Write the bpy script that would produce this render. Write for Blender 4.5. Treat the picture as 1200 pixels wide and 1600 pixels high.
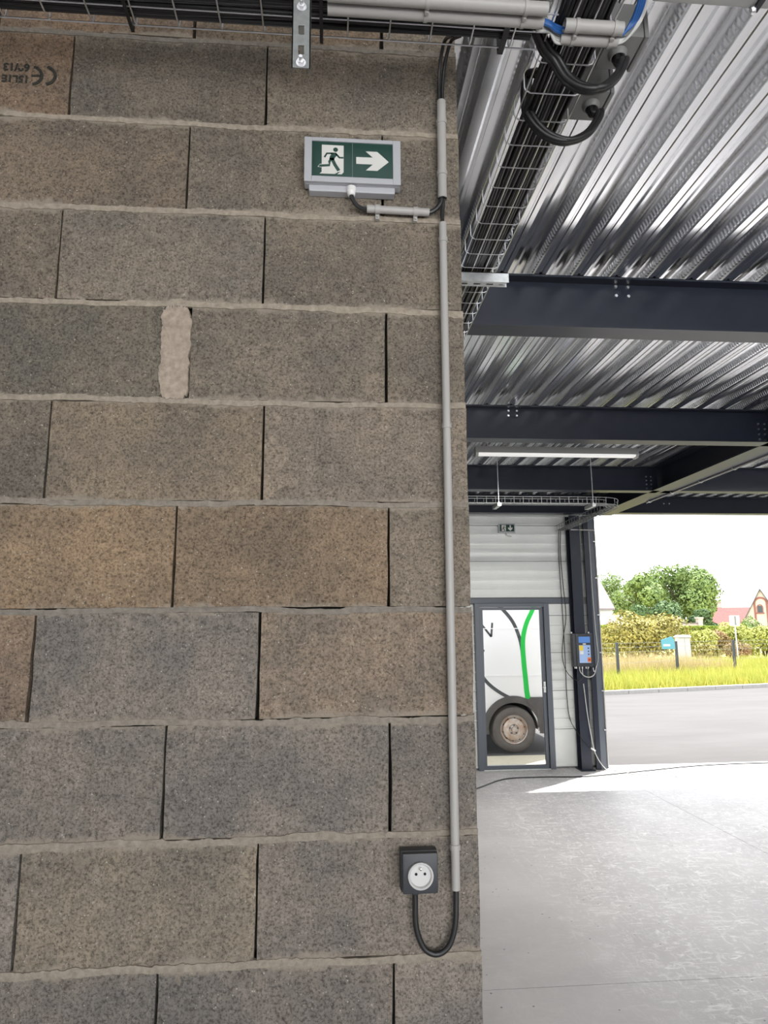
import bpy, bmesh, math, random
from mathutils import Vector, Matrix
import numpy as np
for o in list(bpy.data.objects): bpy.data.objects.remove(o, do_unlink=True)
S = bpy.context.scene
COL = S.collection
R = random.Random(7)
NR = np.random.RandomState(11)

# ---------------------------------------------------------------- camera
FPX, YAW, PITCH, ROLL = 1060.0, 0.081324, 0.165856, -0.007887
CAM = Vector((1.13583, -1.60175, 1.88))
F = Vector((math.sin(YAW)*math.cos(PITCH), math.cos(YAW)*math.cos(PITCH), math.sin(PITCH)))
R0 = Vector((math.cos(YAW), -math.sin(YAW), 0)); U0 = R0.cross(F)
RT = R0*math.cos(ROLL)+U0*math.sin(ROLL); UP = U0*math.cos(ROLL)-R0*math.sin(ROLL)
cam = bpy.data.objects.new('camera', bpy.data.cameras.new('camera')); COL.objects.link(cam)
cam.matrix_world = Matrix(((RT.x, UP.x, -F.x, CAM.x), (RT.y, UP.y, -F.y, CAM.y), (RT.z, UP.z, -F.z, CAM.z), (0, 0, 0, 1)))
cam.data.sensor_fit = 'HORIZONTAL'; cam.data.sensor_width = 36.0
cam.data.lens = 36.0*FPX/1200.0; cam.data.clip_start = 0.02; cam.data.clip_end = 600
S.camera = cam
def at(px, py, Y):
    d = F+RT*((px-600)/FPX)+UP*((800-py)/FPX)
    return CAM+d*((Y-CAM.y)/d.y)

# ---------------------------------------------------------------- world, sun, exposure
W = bpy.data.worlds.new('sky'); S.world = W; W.use_nodes = True
wn = W.node_tree.nodes; bg = wn['Background']
bg.inputs[0].default_value = (0.93, 0.965, 1.0, 1); bg.inputs[1].default_value = 4.4
sun = bpy.data.objects.new('sun', bpy.data.lights.new('sun', 'SUN')); COL.objects.link(sun)
sun.data.energy = 15.0; sun.data.angle = math.radians(0.6); sun.data.color = (1, 0.965, 0.9)
sun.rotation_euler = Vector((1.75, 1.35, 3.38)).to_track_quat('Z', 'Y').to_euler()
sun.location = (12, 14, 30)
def area(name, loc, target, sx, sy, e, col=(1, 1, 1)):
    l = bpy.data.lights.new(name, 'AREA'); l.shape = 'RECTANGLE'; l.size = sx; l.size_y = sy; l.energy = e; l.color = col
    o = bpy.data.objects.new(name, l); COL.objects.link(o); o.location = loc
    o.rotation_euler = (Vector(loc)-Vector(target)).to_track_quat('Z', 'Y').to_euler(); return o
# added fill lamp in the unseen rear doorway, standing in for daylight
area('rear_fill_light', (3.2, -6.9, 1.35), (3.2, 0, 1.2), 6.5, 2.5, 190, (1, 0.97, 0.93))
vs = S.view_settings
vs.view_transform = 'Standard'; vs.look = 'None'; vs.gamma = 1; vs.use_curve_mapping = False; vs.exposure = 0.0
S.cycles.use_denoising = True
S.cycles.max_bounces = 10; S.cycles.diffuse_bounces = 5; S.cycles.glossy_bounces = 5
S.cycles.sample_clamp_indirect = 6.0
S.cycles.caustics_reflective = False; S.cycles.caustics_refractive = False

# ---------------------------------------------------------------- materials
def mat(name, col, rough=0.6, metal=0.0, spec=0.5, coat=0.0, nscale=0, namp=0.0, col2=None, bump=0.0, bscale=200.0, stretch=None, alpha=None, trans=0.0, emit=None, objcol=False):
    m = bpy.data.materials.new(name); m.use_nodes = True
    nt = m.node_tree; N = nt.nodes; L = nt.links; b = N['Principled BSDF']
    b.inputs['Base Color'].default_value = (*col, 1); b.inputs['Roughness'].default_value = rough
    b.inputs['Metallic'].default_value = metal; b.inputs['Specular IOR Level'].default_value = spec
    b.inputs['Coat Weight'].default_value = coat; b.inputs['Coat Roughness'].default_value = 0.18; b.inputs['Transmission Weight'].default_value = trans
    m.diffuse_color = (*col, 1)
    if emit: b.inputs['Emission Color'].default_value = (*emit[:3], 1); b.inputs['Emission Strength'].default_value = emit[3]
    geo = N.new('ShaderNodeNewGeometry'); vec = geo.outputs['Position']
    if stretch:
        mp = N.new('ShaderNodeMapping'); mp.inputs['Scale'].default_value = stretch; L.new(vec, mp.inputs['Vector']); vec = mp.outputs['Vector']
    base = None
    if nscale:
        n = N.new('ShaderNodeTexNoise'); n.inputs['Scale'].default_value = nscale; n.inputs['Detail'].default_value = 5
        n.inputs['Roughness'].default_value = 0.65; L.new(vec, n.inputs['Vector'])
        mx = N.new('ShaderNodeMix'); mx.data_type = 'RGBA'
        c2 = col2 or tuple(c*(1-namp) for c in col)
        mx.inputs['A'].default_value = (*c2, 1); mx.inputs['B'].default_value = (*col, 1)
        rp = N.new('ShaderNodeValToRGB'); rp.color_ramp.elements[0].position = 0.35; rp.color_ramp.elements[1].position = 0.65
        L.new(n.outputs['Fac'], rp.inputs['Fac']); L.new(rp.outputs['Color'], mx.inputs['Factor'])
        base = mx.outputs['Result']; L.new(base, b.inputs['Base Color'])
    if bump:
        n2 = N.new('ShaderNodeTexNoise'); n2.inputs['Scale'].default_value = bscale; n2.inputs['Detail'].default_value = 4; L.new(vec, n2.inputs['Vector'])
        bp = N.new('ShaderNodeBump'); bp.inputs['Strength'].default_value = bump; bp.inputs['Distance'].default_value = 0.004
        L.new(n2.outputs['Fac'], bp.inputs['Height']); L.new(bp.outputs['Normal'], b.inputs['Normal'])
    return m

def block_material():
    m = bpy.data.materials.new('concrete_block'); m.use_nodes = True
    nt = m.node_tree; N = nt.nodes; L = nt.links; b = N['Principled BSDF']
    b.inputs['Roughness'].default_value = 0.95; b.inputs['Specular IOR Level'].default_value = 0.15
    geo = N.new('ShaderNodeNewGeometry'); P = geo.outputs['Position']
    oi = N.new('ShaderNodeObjectInfo')
    def noise(sc, det=4, rg=0.6):
        n = N.new('ShaderNodeTexNoise'); n.inputs['Scale'].default_value = sc; n.inputs['Detail'].default_value = det; n.inputs['Roughness'].default_value = rg
        L.new(P, n.inputs['Vector']); return n.outputs['Fac']
    def ramp(src, p0, c0, p1, c1):
        r = N.new('ShaderNodeValToRGB'); e = r.color_ramp.elements
        e[0].position = p0; e[0].color = (*c0, 1); e[1].position = p1; e[1].color = (*c1, 1); L.new(src, r.inputs['Fac']); return r.outputs['Color']
    def mix(mode, fac, a, bb):
        x = N.new('ShaderNodeMix'); x.data_type = 'RGBA'; x.blend_type = mode
        for sock, v in (('Factor', fac), ('A', a), ('B', bb)):
            if hasattr(v, 'is_output'): L.new(v, x.inputs[sock])
            elif isinstance(v, tuple): x.inputs[sock].default_value = (*v, 1)
            else: x.inputs[sock].default_value = v
        return x.outputs['Result']
    big = ramp(noise(4.2, 3), 0.38, (0.80, 0.80, 0.795), 0.62, (1.12, 1.06, 0.985))
    c = mix('MULTIPLY', 1.0, oi.outputs['Color'], big)
    mid = ramp(noise(38, 7, 0.8), 0.32, (0.66, 0.66, 0.66), 0.68, (1.22, 1.21, 1.19))
    c = mix('MULTIPLY', 1.0, c, mid)
    fine = ramp(noise(165, 5, 0.8), 0.37, (0.24, 0.23, 0.22), 0.54, (1.14, 1.13, 1.12))
    c = mix('MULTIPLY', 0.8, c, fine)
    v = N.new('ShaderNodeTexVoronoi'); v.inputs['Scale'].default_value = 150; L.new(P, v.inputs['Vector'])
    grain = ramp(v.outputs['Distance'], 0.16, (1, 1, 1), 0.30, (0, 0, 0))
    sel = ramp(noise(70, 2), 0.58, (0, 0, 0), 0.66, (1, 1, 1))
    g2 = mix('MULTIPLY', 1.0, grain, sel)
    c = mix('MIX', g2, c, (0.5, 0.46, 0.4))
    # thin mortar smears left over the block edges along the beds
    def mth(op, a, bb=None, cl=False):
        q = N.new('ShaderNodeMath'); q.operation = op; q.use_clamp = cl
        for i, v_ in enumerate((a, bb)):
            if v_ is None: continue
            if hasattr(v_, 'is_output'): L.new(v_, q.inputs[i])
            else: q.inputs[i].default_value = v_
        return q.outputs[0]
    sp = N.new('ShaderNodeSeparateXYZ'); L.new(P, sp.inputs[0])
    fr_ = mth('FRACT', mth('ADD', mth('DIVIDE', mth('SUBTRACT', sp.outputs['Z'], 3.41858), 0.25), 40.5))
    d_ = mth('MULTIPLY', mth('ABSOLUTE', mth('SUBTRACT', fr_, 0.5)), 0.25)
    lim = mth('ADD', mth('MULTIPLY', noise(5, 3), 0.075), mth('MULTIPLY', noise(50, 6, 0.75), 0.05))
    sm = mth('MULTIPLY', mth('SUBTRACT', mth('SUBTRACT', lim, 0.049), d_), 90, True)
    c = mix('MIX', mth('MULTIPLY', sm, 0.8), c, (0.335, 0.29, 0.235))
    L.new(c, b.inputs['Base Color'])
    h = N.new('ShaderNodeMath'); h.operation = 'ADD'; L.new(noise(230, 4, 0.8), h.inputs[0])
    h2 = N.new('ShaderNodeMath'); h2.operation = 'MULTIPLY'; h2.inputs[1].default_value = 0.8; L.new(noise(70, 4), h2.inputs[0]); L.new(h2.outputs[0], h.inputs[1])
    bp = N.new('ShaderNodeBump'); bp.inputs['Strength'].default_value = 0.7; bp.inputs['Distance'].default_value = 0.004
    L.new(h.outputs[0], bp.inputs['Height']); L.new(bp.outputs['Normal'], b.inputs['Normal'])
    return m

def mortar_material():
    m = mat('mortar', (.4, .34, .27), 0.95, spec=0.1, nscale=60, namp=0.4, bump=0.6, bscale=220)
    nt = m.node_tree; mx = next(n for n in nt.nodes if n.type == 'MIX'); oi = nt.nodes.new('ShaderNodeObjectInfo')
    hs = nt.nodes.new('ShaderNodeHueSaturation'); hs.inputs['Value'].default_value = 0.68
    nt.links.new(oi.outputs['Color'], hs.inputs['Color']); nt.links.new(hs.outputs['Color'], mx.inputs['A']); nt.links.new(oi.outputs['Color'], mx.inputs['B'])
    return m

def floor_material():
    m = bpy.data.materials.new('power_floated_concrete'); m.use_nodes = True
    nt = m.node_tree; N = nt.nodes; L = nt.links; b = N['Principled BSDF']
    geo = N.new('ShaderNodeNewGeometry'); P = geo.outputs['Position']
    def noise(sc, det, rg, dist=0.0, stretch=None, rot=0):
        n = N.new('ShaderNodeTexNoise'); n.inputs['Scale'].default_value = sc; n.inputs['Detail'].default_value = det
        n.inputs['Roughness'].default_value = rg; n.inputs['Distortion'].default_value = dist
        if stretch:
            mp = N.new('ShaderNodeMapping'); mp.inputs['Scale'].default_value = stretch; mp.inputs['Rotation'].default_value = (0, 0, rot)
            L.new(P, mp.inputs['Vector']); L.new(mp.outputs['Vector'], n.inputs['Vector'])
        else: L.new(P, n.inputs['Vector'])
        return n.outputs['Fac']
    def ramp(src, p0, c0, p1, c1):
        r = N.new('ShaderNodeValToRGB'); e = r.color_ramp.elements
        e[0].position = p0; e[0].color = (*c0, 1); e[1].position = p1; e[1].color = (*c1, 1); L.new(src, r.inputs['Fac']); return r.outputs['Color']
    base = ramp(noise(1.3, 5, 0.6, 0.6), 0.3, (0.45, 0.437, 0.447), 0.68, (0.55, 0.532, 0.542))
    sc1 = ramp(noise(7, 7, 0.72, 1.6, (1, 3.0, 1), 0.6), 0.52, (0, 0, 0), 0.66, (1, 1, 1))
    sc2 = ramp(noise(5, 8, 0.75, 2.2, (3.2, 1, 1), -0.5), 0.53, (0, 0, 0), 0.68, (1, 1, 1))
    ad = N.new('ShaderNodeMix'); ad.data_type = 'RGBA'; ad.blend_type = 'LIGHTEN'; ad.inputs['Factor'].default_value = 1
    L.new(sc1, ad.inputs['A']); L.new(sc2, ad.inputs['B'])
    # worn scuffs, whiter from mid-bay to the doorway: sky sheen painted into colour
    sx = N.new('ShaderNodeSeparateXYZ'); L.new(P, sx.inputs[0])
    mr = N.new('ShaderNodeMapRange'); mr.inputs['From Min'].default_value = 2.55; mr.inputs['From Max'].default_value = 3.15
    mr.inputs['To Min'].default_value = 0.08; mr.inputs['To Max'].default_value = 0.7; L.new(sx.outputs['X'], mr.inputs['Value'])
    ml = N.new('ShaderNodeMath'); ml.operation = 'MULTIPLY'; L.new(ad.outputs['Result'], ml.inputs[0]); L.new(mr.outputs['Result'], ml.inputs[1])
    mx = N.new('ShaderNodeMix'); mx.data_type = 'RGBA'; L.new(ml.outputs[0], mx.inputs['Factor']); L.new(base, mx.inputs['A']); mx.inputs['B'].default_value = (0.95, 0.94, 0.94, 1)
    v = N.new('ShaderNodeTexVoronoi'); v.inputs['Scale'].default_value = 9; L.new(P, v.inputs['Vector'])
    pit = ramp(v.outputs['Distance'], 0.045, (1, 1, 1), 0.06, (0, 0, 0))
    m3 = N.new('ShaderNodeMix'); m3.data_type = 'RGBA'; L.new(pit, m3.inputs['Factor']); L.new(mx.outputs['Result'], m3.inputs['A']); m3.inputs['B'].default_value = (0.12, 0.12, 0.12, 1)
    L.new(m3.outputs['Result'], b.inputs['Base Color'])
    rr = N.new('ShaderNodeMapRange'); rr.inputs['To Min'].default_value = 0.42; rr.inputs['To Max'].default_value = 0.68
    L.new(noise(3, 6, 0.7, 1.0), rr.inputs['Value']); L.new(rr.outputs['Result'], b.inputs['Roughness'])
    bp = N.new('ShaderNodeBump'); bp.inputs['Strength'].default_value = 0.12; bp.inputs['Distance'].default_value = 0.01
    L.new(noise(14, 6, 0.7, 1.5), bp.inputs['Height']); L.new(bp.outputs['Normal'], b.inputs['Normal'])
    return m

M = dict(
    block=block_material(), floor=floor_material(),
    mortar=mortar_material(),
    core=mat('wall_core', (0.09, 0.085, 0.08), 0.95, spec=0.1, nscale=20, namp=0.3),
    ink=mat('stamp_ink', (0.022, 0.026, 0.026), 0.9, spec=0.1, nscale=200, namp=0.0, col2=(0.06, 0.055, 0.045)),
    pvc=mat('grey_pvc', (0.40, 0.385, 0.37), 0.42, spec=0.4),
    rubber=mat('black_cable_jacket', (0.012, 0.012, 0.013), 0.42, spec=0.5),
    zinc=mat('zinc_wire', (0.80, 0.80, 0.82), 0.33, metal=1.0),
    galv=mat('galvanised_sheet', (0.89, 0.90, 0.92), 0.20, metal=1.0, nscale=9, namp=0.12, stretch=(1, 0.08, 1)),
    galv2=mat('galvanised_strut', (0.62, 0.64, 0.64), 0.42, metal=1.0, nscale=40, namp=0.2),
    steel=mat('anthracite_paint', (0.023, 0.028, 0.043), 0.32, spec=0.32, coat=0.0, nscale=6, namp=0.15),
    strut=mat('dull_zinc_strut', (0.30, 0.315, 0.31), 0.55, metal=0.7, nscale=60, namp=0.2),
    bolt=mat('zinc_bolt', (0.8, 0.8, 0.82), 0.3, metal=1.0),
    whiteplastic=mat('white_plastic', (0.78, 0.77, 0.76), 0.4),
    signwhite=mat('sign_housing', (0.43, 0.435, 0.46), 0.35, spec=0.5),
    green=mat('sign_green', (0.008, 0.042, 0.030), 0.3, spec=0.35),
    facewhite=mat('socket_white', (0.58, 0.575, 0.57), 0.4),
    pict=mat('sign_white', (0.66, 0.65, 0.62), 0.4),
    darkbox=mat('dark_grey_plastic', (0.028, 0.031, 0.037), 0.45, spec=0.45),
    hole=mat('dark_hole', (0.01, 0.01, 0.01), 0.8),
    brass=mat('pin_metal', (0.7, 0.66, 0.58), 0.3, metal=1.0),
    boxgrey=mat('grey_box_plastic', (0.18, 0.18, 0.175), 0.45),
    blue=mat('blue_wire', (0.02, 0.10, 0.32), 0.4), redw=mat('red_wire', (0.25, 0.03, 0.03), 0.4), greyw=mat('grey_wire', (0.55, 0.55, 0.53), 0.4),
    clad=mat('white_liner_tray', (0.82, 0.84, 0.82), 0.38, spec=0.5, nscale=3, namp=0.06),
    frame=mat('door_frame_grey', (0.10, 0.115, 0.14), 0.4, spec=0.5),
    glass=None,
    asphalt=mat('asphalt', (0.087, 0.083, 0.084), 0.95, spec=0.2, nscale=1.1, namp=0.16, bump=0.5, bscale=60, stretch=(0.35, 1.2, 1)),
    kerb=mat('kerb_concrete', (0.288, 0.275, 0.263), 0.9, spec=0.2, nscale=14, namp=0.15, bump=0.3),
    paving=mat('pale_paving', (0.526, 0.479, 0.376), 0.9, spec=0.2, nscale=14, namp=0.12, bump=0.3),
    soil=mat('field_ground', (0.350, 0.323, 0.092), 0.95, spec=0.1, nscale=0.9, namp=0.2, col2=(0.350, 0.304, 0.128)),
    track=mat('gravel_track', (0.215, 0.195, 0.160), 0.95, spec=0.1, nscale=4, namp=0.15),
    grass=mat('meadow_grass', (0.433, 0.395, 0.094), 0.8, spec=0.1, nscale=1.6, col2=(0.311, 0.351, 0.076)),
    straw=mat('dry_grass', (0.487, 0.394, 0.210), 0.85, spec=0.1, nscale=3, namp=0.25),
    leafa=mat('tree_leaves', (0.196, 0.264, 0.084), 0.7, spec=0.15, nscale=0.7, col2=(0.118, 0.176, 0.062)),
    leafb=mat('tree_leaves_dark', (0.106, 0.165, 0.063), 0.7, spec=0.15, nscale=0.8, col2=(0.060, 0.103, 0.046)),
    leafy=mat('yellow_shrub_leaves', (0.320, 0.271, 0.075), 0.7, spec=0.15, nscale=1.8, col2=(0.175, 0.161, 0.050)),
    leafl=mat('lime_shrub_leaves', (0.378, 0.378, 0.098), 0.7, spec=0.15, nscale=1.3, col2=(0.248, 0.279, 0.081)),
    leafr=mat('reddish_shrub_leaves', (0.299, 0.178, 0.103), 0.7, spec=0.15, nscale=1.8, col2=(0.237, 0.192, 0.080)),
    hedge=mat('hedge_leaves', (0.257, 0.338, 0.056), 0.75, spec=0.15, nscale=4, namp=0.4),
    bark=mat('bark', (0.10, 0.08, 0.06), 0.9, spec=0.1, nscale=12, namp=0.4),
    cream=mat('cream_render', (0.455, 0.392, 0.358), 0.9, spec=0.1, nscale=2, namp=0.05),
    whiter=mat('white_render', (0.436, 0.432, 0.427), 0.9, spec=0.1, nscale=2, namp=0.05),
    slate=mat('weathered_slate', (0.192, 0.167, 0.175), 0.8, spec=0.2, nscale=4, namp=0.2, stretch=(1, 1, 0.3)),
    tile=mat('red_roof_tile', (0.199, 0.083, 0.079), 0.85, spec=0.1, nscale=3, namp=0.25, stretch=(1, 1, 0.3)),
    redtrim=mat('red_brick_trim', (0.214, 0.097, 0.090), 0.85, spec=0.1),
    darktrim=mat('dark_verge_board', (0.07, 0.07, 0.08), 0.6),
    pane=mat('house_pane', (0.05, 0.06, 0.08), 0.15),
    post=mat('fence_post_dark', (0.025, 0.03, 0.035), 0.5),
    mesh=mat('fence_wire', (0.13, 0.14, 0.13), 0.6),
    teal=mat('teal_banner', (0.076, 0.248, 0.308), 0.6),
    vanwhite=mat('van_white_paint', (0.88, 0.875, 0.89), 0.3, spec=0.5, coat=0.5),
    vanblack=mat('van_black_trim', (0.125, 0.118, 0.117), 0.6, spec=0.3, nscale=8, namp=0.3),
    tyre=mat('tyre_rubber', (0.17, 0.155, 0.148), 0.8, spec=0.2, nscale=14, namp=0.2),
    wheelmetal=mat('rusty_steel_wheel', (0.55, 0.52, 0.50), 0.45, metal=0.5, nscale=9, col2=(0.40, 0.24, 0.16)),
    swoosh=mat('dark_grey_decal', (0.045, 0.05, 0.055), 0.4), vangreen=mat('green_decal', (0.0, 0.50, 0.06), 0.4),
    bluepanel=mat('blue_label', (0.10, 0.26, 0.66), 0.4), lightblue=mat('light_blue_label', (0.35, 0.50, 0.80), 0.4),
    yellow=mat('yellow_sticker', (0.80, 0.60, 0.05), 0.4), orange=mat('orange_sticker', (0.75, 0.22, 0.05), 0.4), redk=mat('red_knob', (0.35, 0.02, 0.02), 0.4),
    diffuser=mat('lamp_diffuser', (0.85, 0.85, 0.85), 0.4, emit=(1, 0.98, 0.95, 0.45)),
    lampbody=mat('lamp_body', (0.40, 0.40, 0.39), 0.45),
)
def glass_material():
    m = bpy.data.materials.new('clear_glass'); m.use_nodes = True
    b = m.node_tree.nodes['Principled BSDF']; b.inputs['Base Color'].default_value = (0.97, 0.985, 0.98, 1)
    b.inputs['Roughness'].default_value = 0.0; b.inputs['Transmission Weight'].default_value = 1.0; b.inputs['IOR'].default_value = 1.12
    return m
M['glass'] = glass_material()

# ---------------------------------------------------------------- mesh helpers
class MB:
    def __init__(s): s.v = []; s.f = []
    def add(s, vs, fs):
        o = len(s.v); s.v += [tuple(v) for v in vs]; s.f += [tuple(i+o for i in f) for f in fs]; return s
    def box(s, x0, x1, y0, y1, z0, z1, c=0.0):
        if c <= 0:
            return s.add([(x0, y0, z0), (x1, y0, z0), (x1, y1, z0), (x0, y1, z0), (x0, y0, z1), (x1, y0, z1), (x1, y1, z1), (x0, y1, z1)],
                         [(0, 3, 2, 1), (4, 5, 6, 7), (0, 1, 5, 4), (1, 2, 6, 5), (2, 3, 7, 6), (3, 0, 4, 7)])
        bm = bmesh.new(); bmesh.ops.create_cube(bm, size=1)
        bmesh.ops.scale(bm, vec=(x1-x0, y1-y0, z1-z0), verts=bm.verts)
        bmesh.ops.bevel(bm, geom=bm.edges[:], offset=c, segments=2, affect='EDGES', profile=0.6)
        bmesh.ops.translate(bm, vec=((x0+x1)/2, (y0+y1)/2, (z0+z1)/2), verts=bm.verts)
        bm.verts.index_update(); s.add([v.co[:] for v in bm.verts], [[v.index for v in f.verts] for f in bm.faces]); bm.free(); return s
    def prism(s, poly, a0, a1, axis='y'):
        # poly: 2D points; axis y: (x,z); axis x: (y,z); axis z: (x,y)
        n = len(poly)
        def P(p, a): return (p[0], a, p[1]) if axis == 'y' else ((a, p[0], p[1]) if axis == 'x' else (p[0], p[1], a))
        vs = [P(p, a0) for p in poly]+[P(p, a1) for p in poly]
        return s.add(vs, [tuple(range(n))[::-1], tuple(range(n, 2*n))]+[(i, (i+1) % n, n+(i+1) % n, n+i) for i in range(n)])
    def tube(s, path, r, seg=8, caps=True):
        path = [Vector(p) for p in path]; n = len(path); rs = r if isinstance(r, (list, tuple)) else [r]*n
        vs = []; t0 = (path[1]-path[0]).normalized()
        up = Vector((0, 0, 1)) if abs(t0.z) < 0.9 else Vector((1, 0, 0)); nrm = (up-t0*up.dot(t0)).normalized()
        for i, p in enumerate(path):
            t = (path[min(i+1, n-1)]-path[max(i-1, 0)]).normalized()
            nrm = (nrm-t*nrm.dot(t)).normalized(); b = t.cross(nrm)
            for k in range(seg):
                a = 2*math.pi*k/seg; vs.append(p+(nrm*math.cos(a)+b*math.sin(a))*rs[i])
        fs = [(i*seg+k, i*seg+(k+1) % seg, (i+1)*seg+(k+1) % seg, (i+1)*seg+k) for i in range(n-1) for k in range(seg)]
        if caps: fs += [tuple(range(seg))[::-1], tuple(range((n-1)*seg, n*seg))]
        return s.add(vs, fs)
    def lathe(s, prof, c, axis='y', seg=32, cap=True):
        # prof: (r, a) pairs along the axis from c
        vs = []; n = len(prof); c = Vector(c)
        for r, a in prof:
            for k in range(seg):
                t = 2*math.pi*k/seg; u, w = r*math.cos(t), r*math.sin(t)
                vs.append(c+(Vector((u, a, w)) if axis == 'y' else (Vector((a, u, w)) if axis == 'x' else Vector((u, w, a)))))
        fs = [(i*seg+k, i*seg+(k+1) % seg, (i+1)*seg+(k+1) % seg, (i+1)*seg+k) for i in range(n-1) for k in range(seg)]
        if cap and prof[0][0] > 1e-6: fs.append(tuple(range(seg))[::-1])
        if cap and prof[-1][0] > 1e-6: fs.append(tuple(range((n-1)*seg, n*seg)))
        return s.add(vs, fs)
    def strip(s, pts, w, y, t, taper=None):
        # flat ribbon in an x-z plane, thickness t towards -y
        n = len(pts); L_, R_ = [], []
        for i, p in enumerate(pts):
            a = Vector(pts[max(i-1, 0)]); b = Vector(pts[min(i+1, n-1)]); d = (b-a).normalized(); q = Vector((-d.y, d.x)); ww = w*(taper[i] if taper else 1)
            L_.append(Vector(p)+q*ww/2); R_.append(Vector(p)-q*ww/2)
        return s.prism([(p.x, p.y) for p in L_]+[(p.x, p.y) for p in R_[::-1]], y-t, y, 'y') if n < 3 else s._ribbon(L_, R_, y, t)
    def _ribbon(s, L_, R_, y, t):
        n = len(L_); vs = []
        for a, b in zip(L_, R_): vs += [(a.x, y-t, a.y), (b.x, y-t, b.y), (a.x, y, a.y), (b.x, y, b.y)]
        fs = []
        for i in range(n-1):
            o = 4*i; fs += [(o, o+1, o+5, o+4), (o+2, o+6, o+7, o+3), (o, o+4, o+6, o+2), (o+1, o+3, o+7, o+5)]
        return s.add(vs, fs+[(0, 2, 3, 1), (4*n-4, 4*n-3, 4*n-1, 4*n-2)])
    def mesh(s, name, m=None, smooth=False):
        me = bpy.data.meshes.new(name); me.from_pydata(s.v, [], s.f); me.update()
        bm = bmesh.new(); bm.from_mesh(me); bmesh.ops.recalc_face_normals(bm, faces=bm.faces[:]); bm.to_mesh(me); bm.free()
        if m: me.materials.append(m)
        if smooth:
            me.polygons.foreach_set('use_smooth', [True]*len(me.polygons)); me.set_sharp_from_angle(angle=math.radians(40))
        return me
    def build(s, name, m, parent=None, smooth=False, kind=None, label=None):
        return link(name, s.mesh(name, m, smooth), parent, kind, label)
def link(name, me, parent=None, kind=None, label=None):
    o = bpy.data.objects.new(name, me); COL.objects.link(o)
    if parent is not None: o.parent = parent; o.matrix_parent_inverse = parent.matrix_basis.inverted()
    if kind: o['kind'] = kind
    if label: o['label'] = label
    return o
def thing(name, label, cat, loc=(0, 0, 0), group=None, kind=None):
    o = bpy.data.objects.new(name, None); COL.objects.link(o); o.location = loc; o.empty_display_size = 0.05
    o['label'] = label; o['category'] = cat
    if group: o['group'] = group
    if kind: o['kind'] = kind
    return o
def tag(o, label, cat, group=None, kind=None):
    o['label'] = label; o['category'] = cat
    if group: o['group'] = group
    if kind: o['kind'] = kind
    return o
def smoothpath(pts, n=8):
    P = [Vector(p) for p in pts]; P = [P[0]*2-P[1]]+P+[P[-1]*2-P[-2]]; out = []
    for i in range(1, len(P)-2):
        p0, p1, p2, p3 = P[i-1:i+3]
        for k in range(n):
            t = k/n; out.append(0.5*((2*p1)+(p2-p0)*t+(2*p0-5*p1+4*p2-p3)*t*t+(3*p1-p0-3*p2+p3)*t*t*t))
    out.append(P[-2]); return out

# ================================================================ STRUCTURE
# ---- floor slabs with sawn joints
floor = thing('floor', 'pale power-floated concrete floor with sawn joints and white scuffs', 'floor', kind='structure')
MB().box(-3.0, 10.0, -7.2, 7.72, -0.30, -0.02).build('sub_slab', M['core'], floor)
xs = [-3.0, 4.75, 10.0]; ys = [-7.2, -2.6, 2.245, 7.70]
for i in range(2):
    for j in range(3):
        MB().box(xs[i]+0.002, xs[i+1]-0.002, ys[j]+0.002, ys[j+1]-0.002, -0.05, 0.0).build('floor_slab', M['floor'], floor)

# ---- block walls
def block_mesh(w, h, d, seed, nx=10, nz=5):
    r = random.Random(seed); b = MB(); e = 0.0018
    vs = []
    for k in range(nz+1):
        for i in range(nx+1):
            x = w*i/nx; z = h*k/nz; y = r.uniform(0, 0.0009)
            if i == 0: x += abs(r.gauss(0, e*0.6))
            if i == nx: x -= abs(r.gauss(0, e*0.6))+.0028*(1-k/nz)
            if k == 0: z += abs(r.gauss(0, e*.5))
            if k == nz: z -= abs(r.gauss(0, e*.5))
            if i in (0, nx) or k in (0, nz): y += 0.002+r.uniform(0, 0.002)
            vs.append((x, y, z))
    fs = [(k*(nx+1)+i, k*(nx+1)+i+1, (k+1)*(nx+1)+i+1, (k+1)*(nx+1)+i) for k in range(nz) for i in range(nx)]
    ring = [i for i in range(nx+1)]+[k*(nx+1)+nx for k in range(1, nz+1)]+[nz*(nx+1)+i for i in range(nx-1, -1, -1)]+[k*(nx+1) for k in range(nz-1, 0, -1)]
    o = len(vs)
    for q in ring: x, y, z = vs[q]; vs.append((min(max(x, 0.0005), w-0.0005), d, z))
    n = len(ring)
    fs += [(ring[a], o+a, o+(a+1) % n, ring[(a+1) % n]) for a in range(n)]+[tuple(o+a for a in range(n))]
    b.add(vs, fs); return b.mesh('concrete_block', M['block'])
ZB = 3.41858; RH = 0.25
wall = thing('wall_left', 'grey concrete block wall with open vertical joints and pale bed mortar', 'wall', kind='structure')
MB().box(-2.0, 1.455, 0.075, 0.20, 0.0, 3.66).build('core', M['core'], wall)
offs = {1: -0.036, 2: 0.020, 3: -0.032, 4: 0.026, 5: -0.024, 6: 0.028, 7: -0.023, 8: 0.026, 9: -0.016, 10: 0.030, 0: 0.022, 11: -0.025, 12: 0.025, 13: -0.025}
EDGE = 1.475
gap = {1: .0028, 2: .0024, 3: .0026, 4: .0045, 5: .0026, 6: .0026, 7: .004, 8: .003, 9: .0026, 10: .003, 0: .005}
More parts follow.
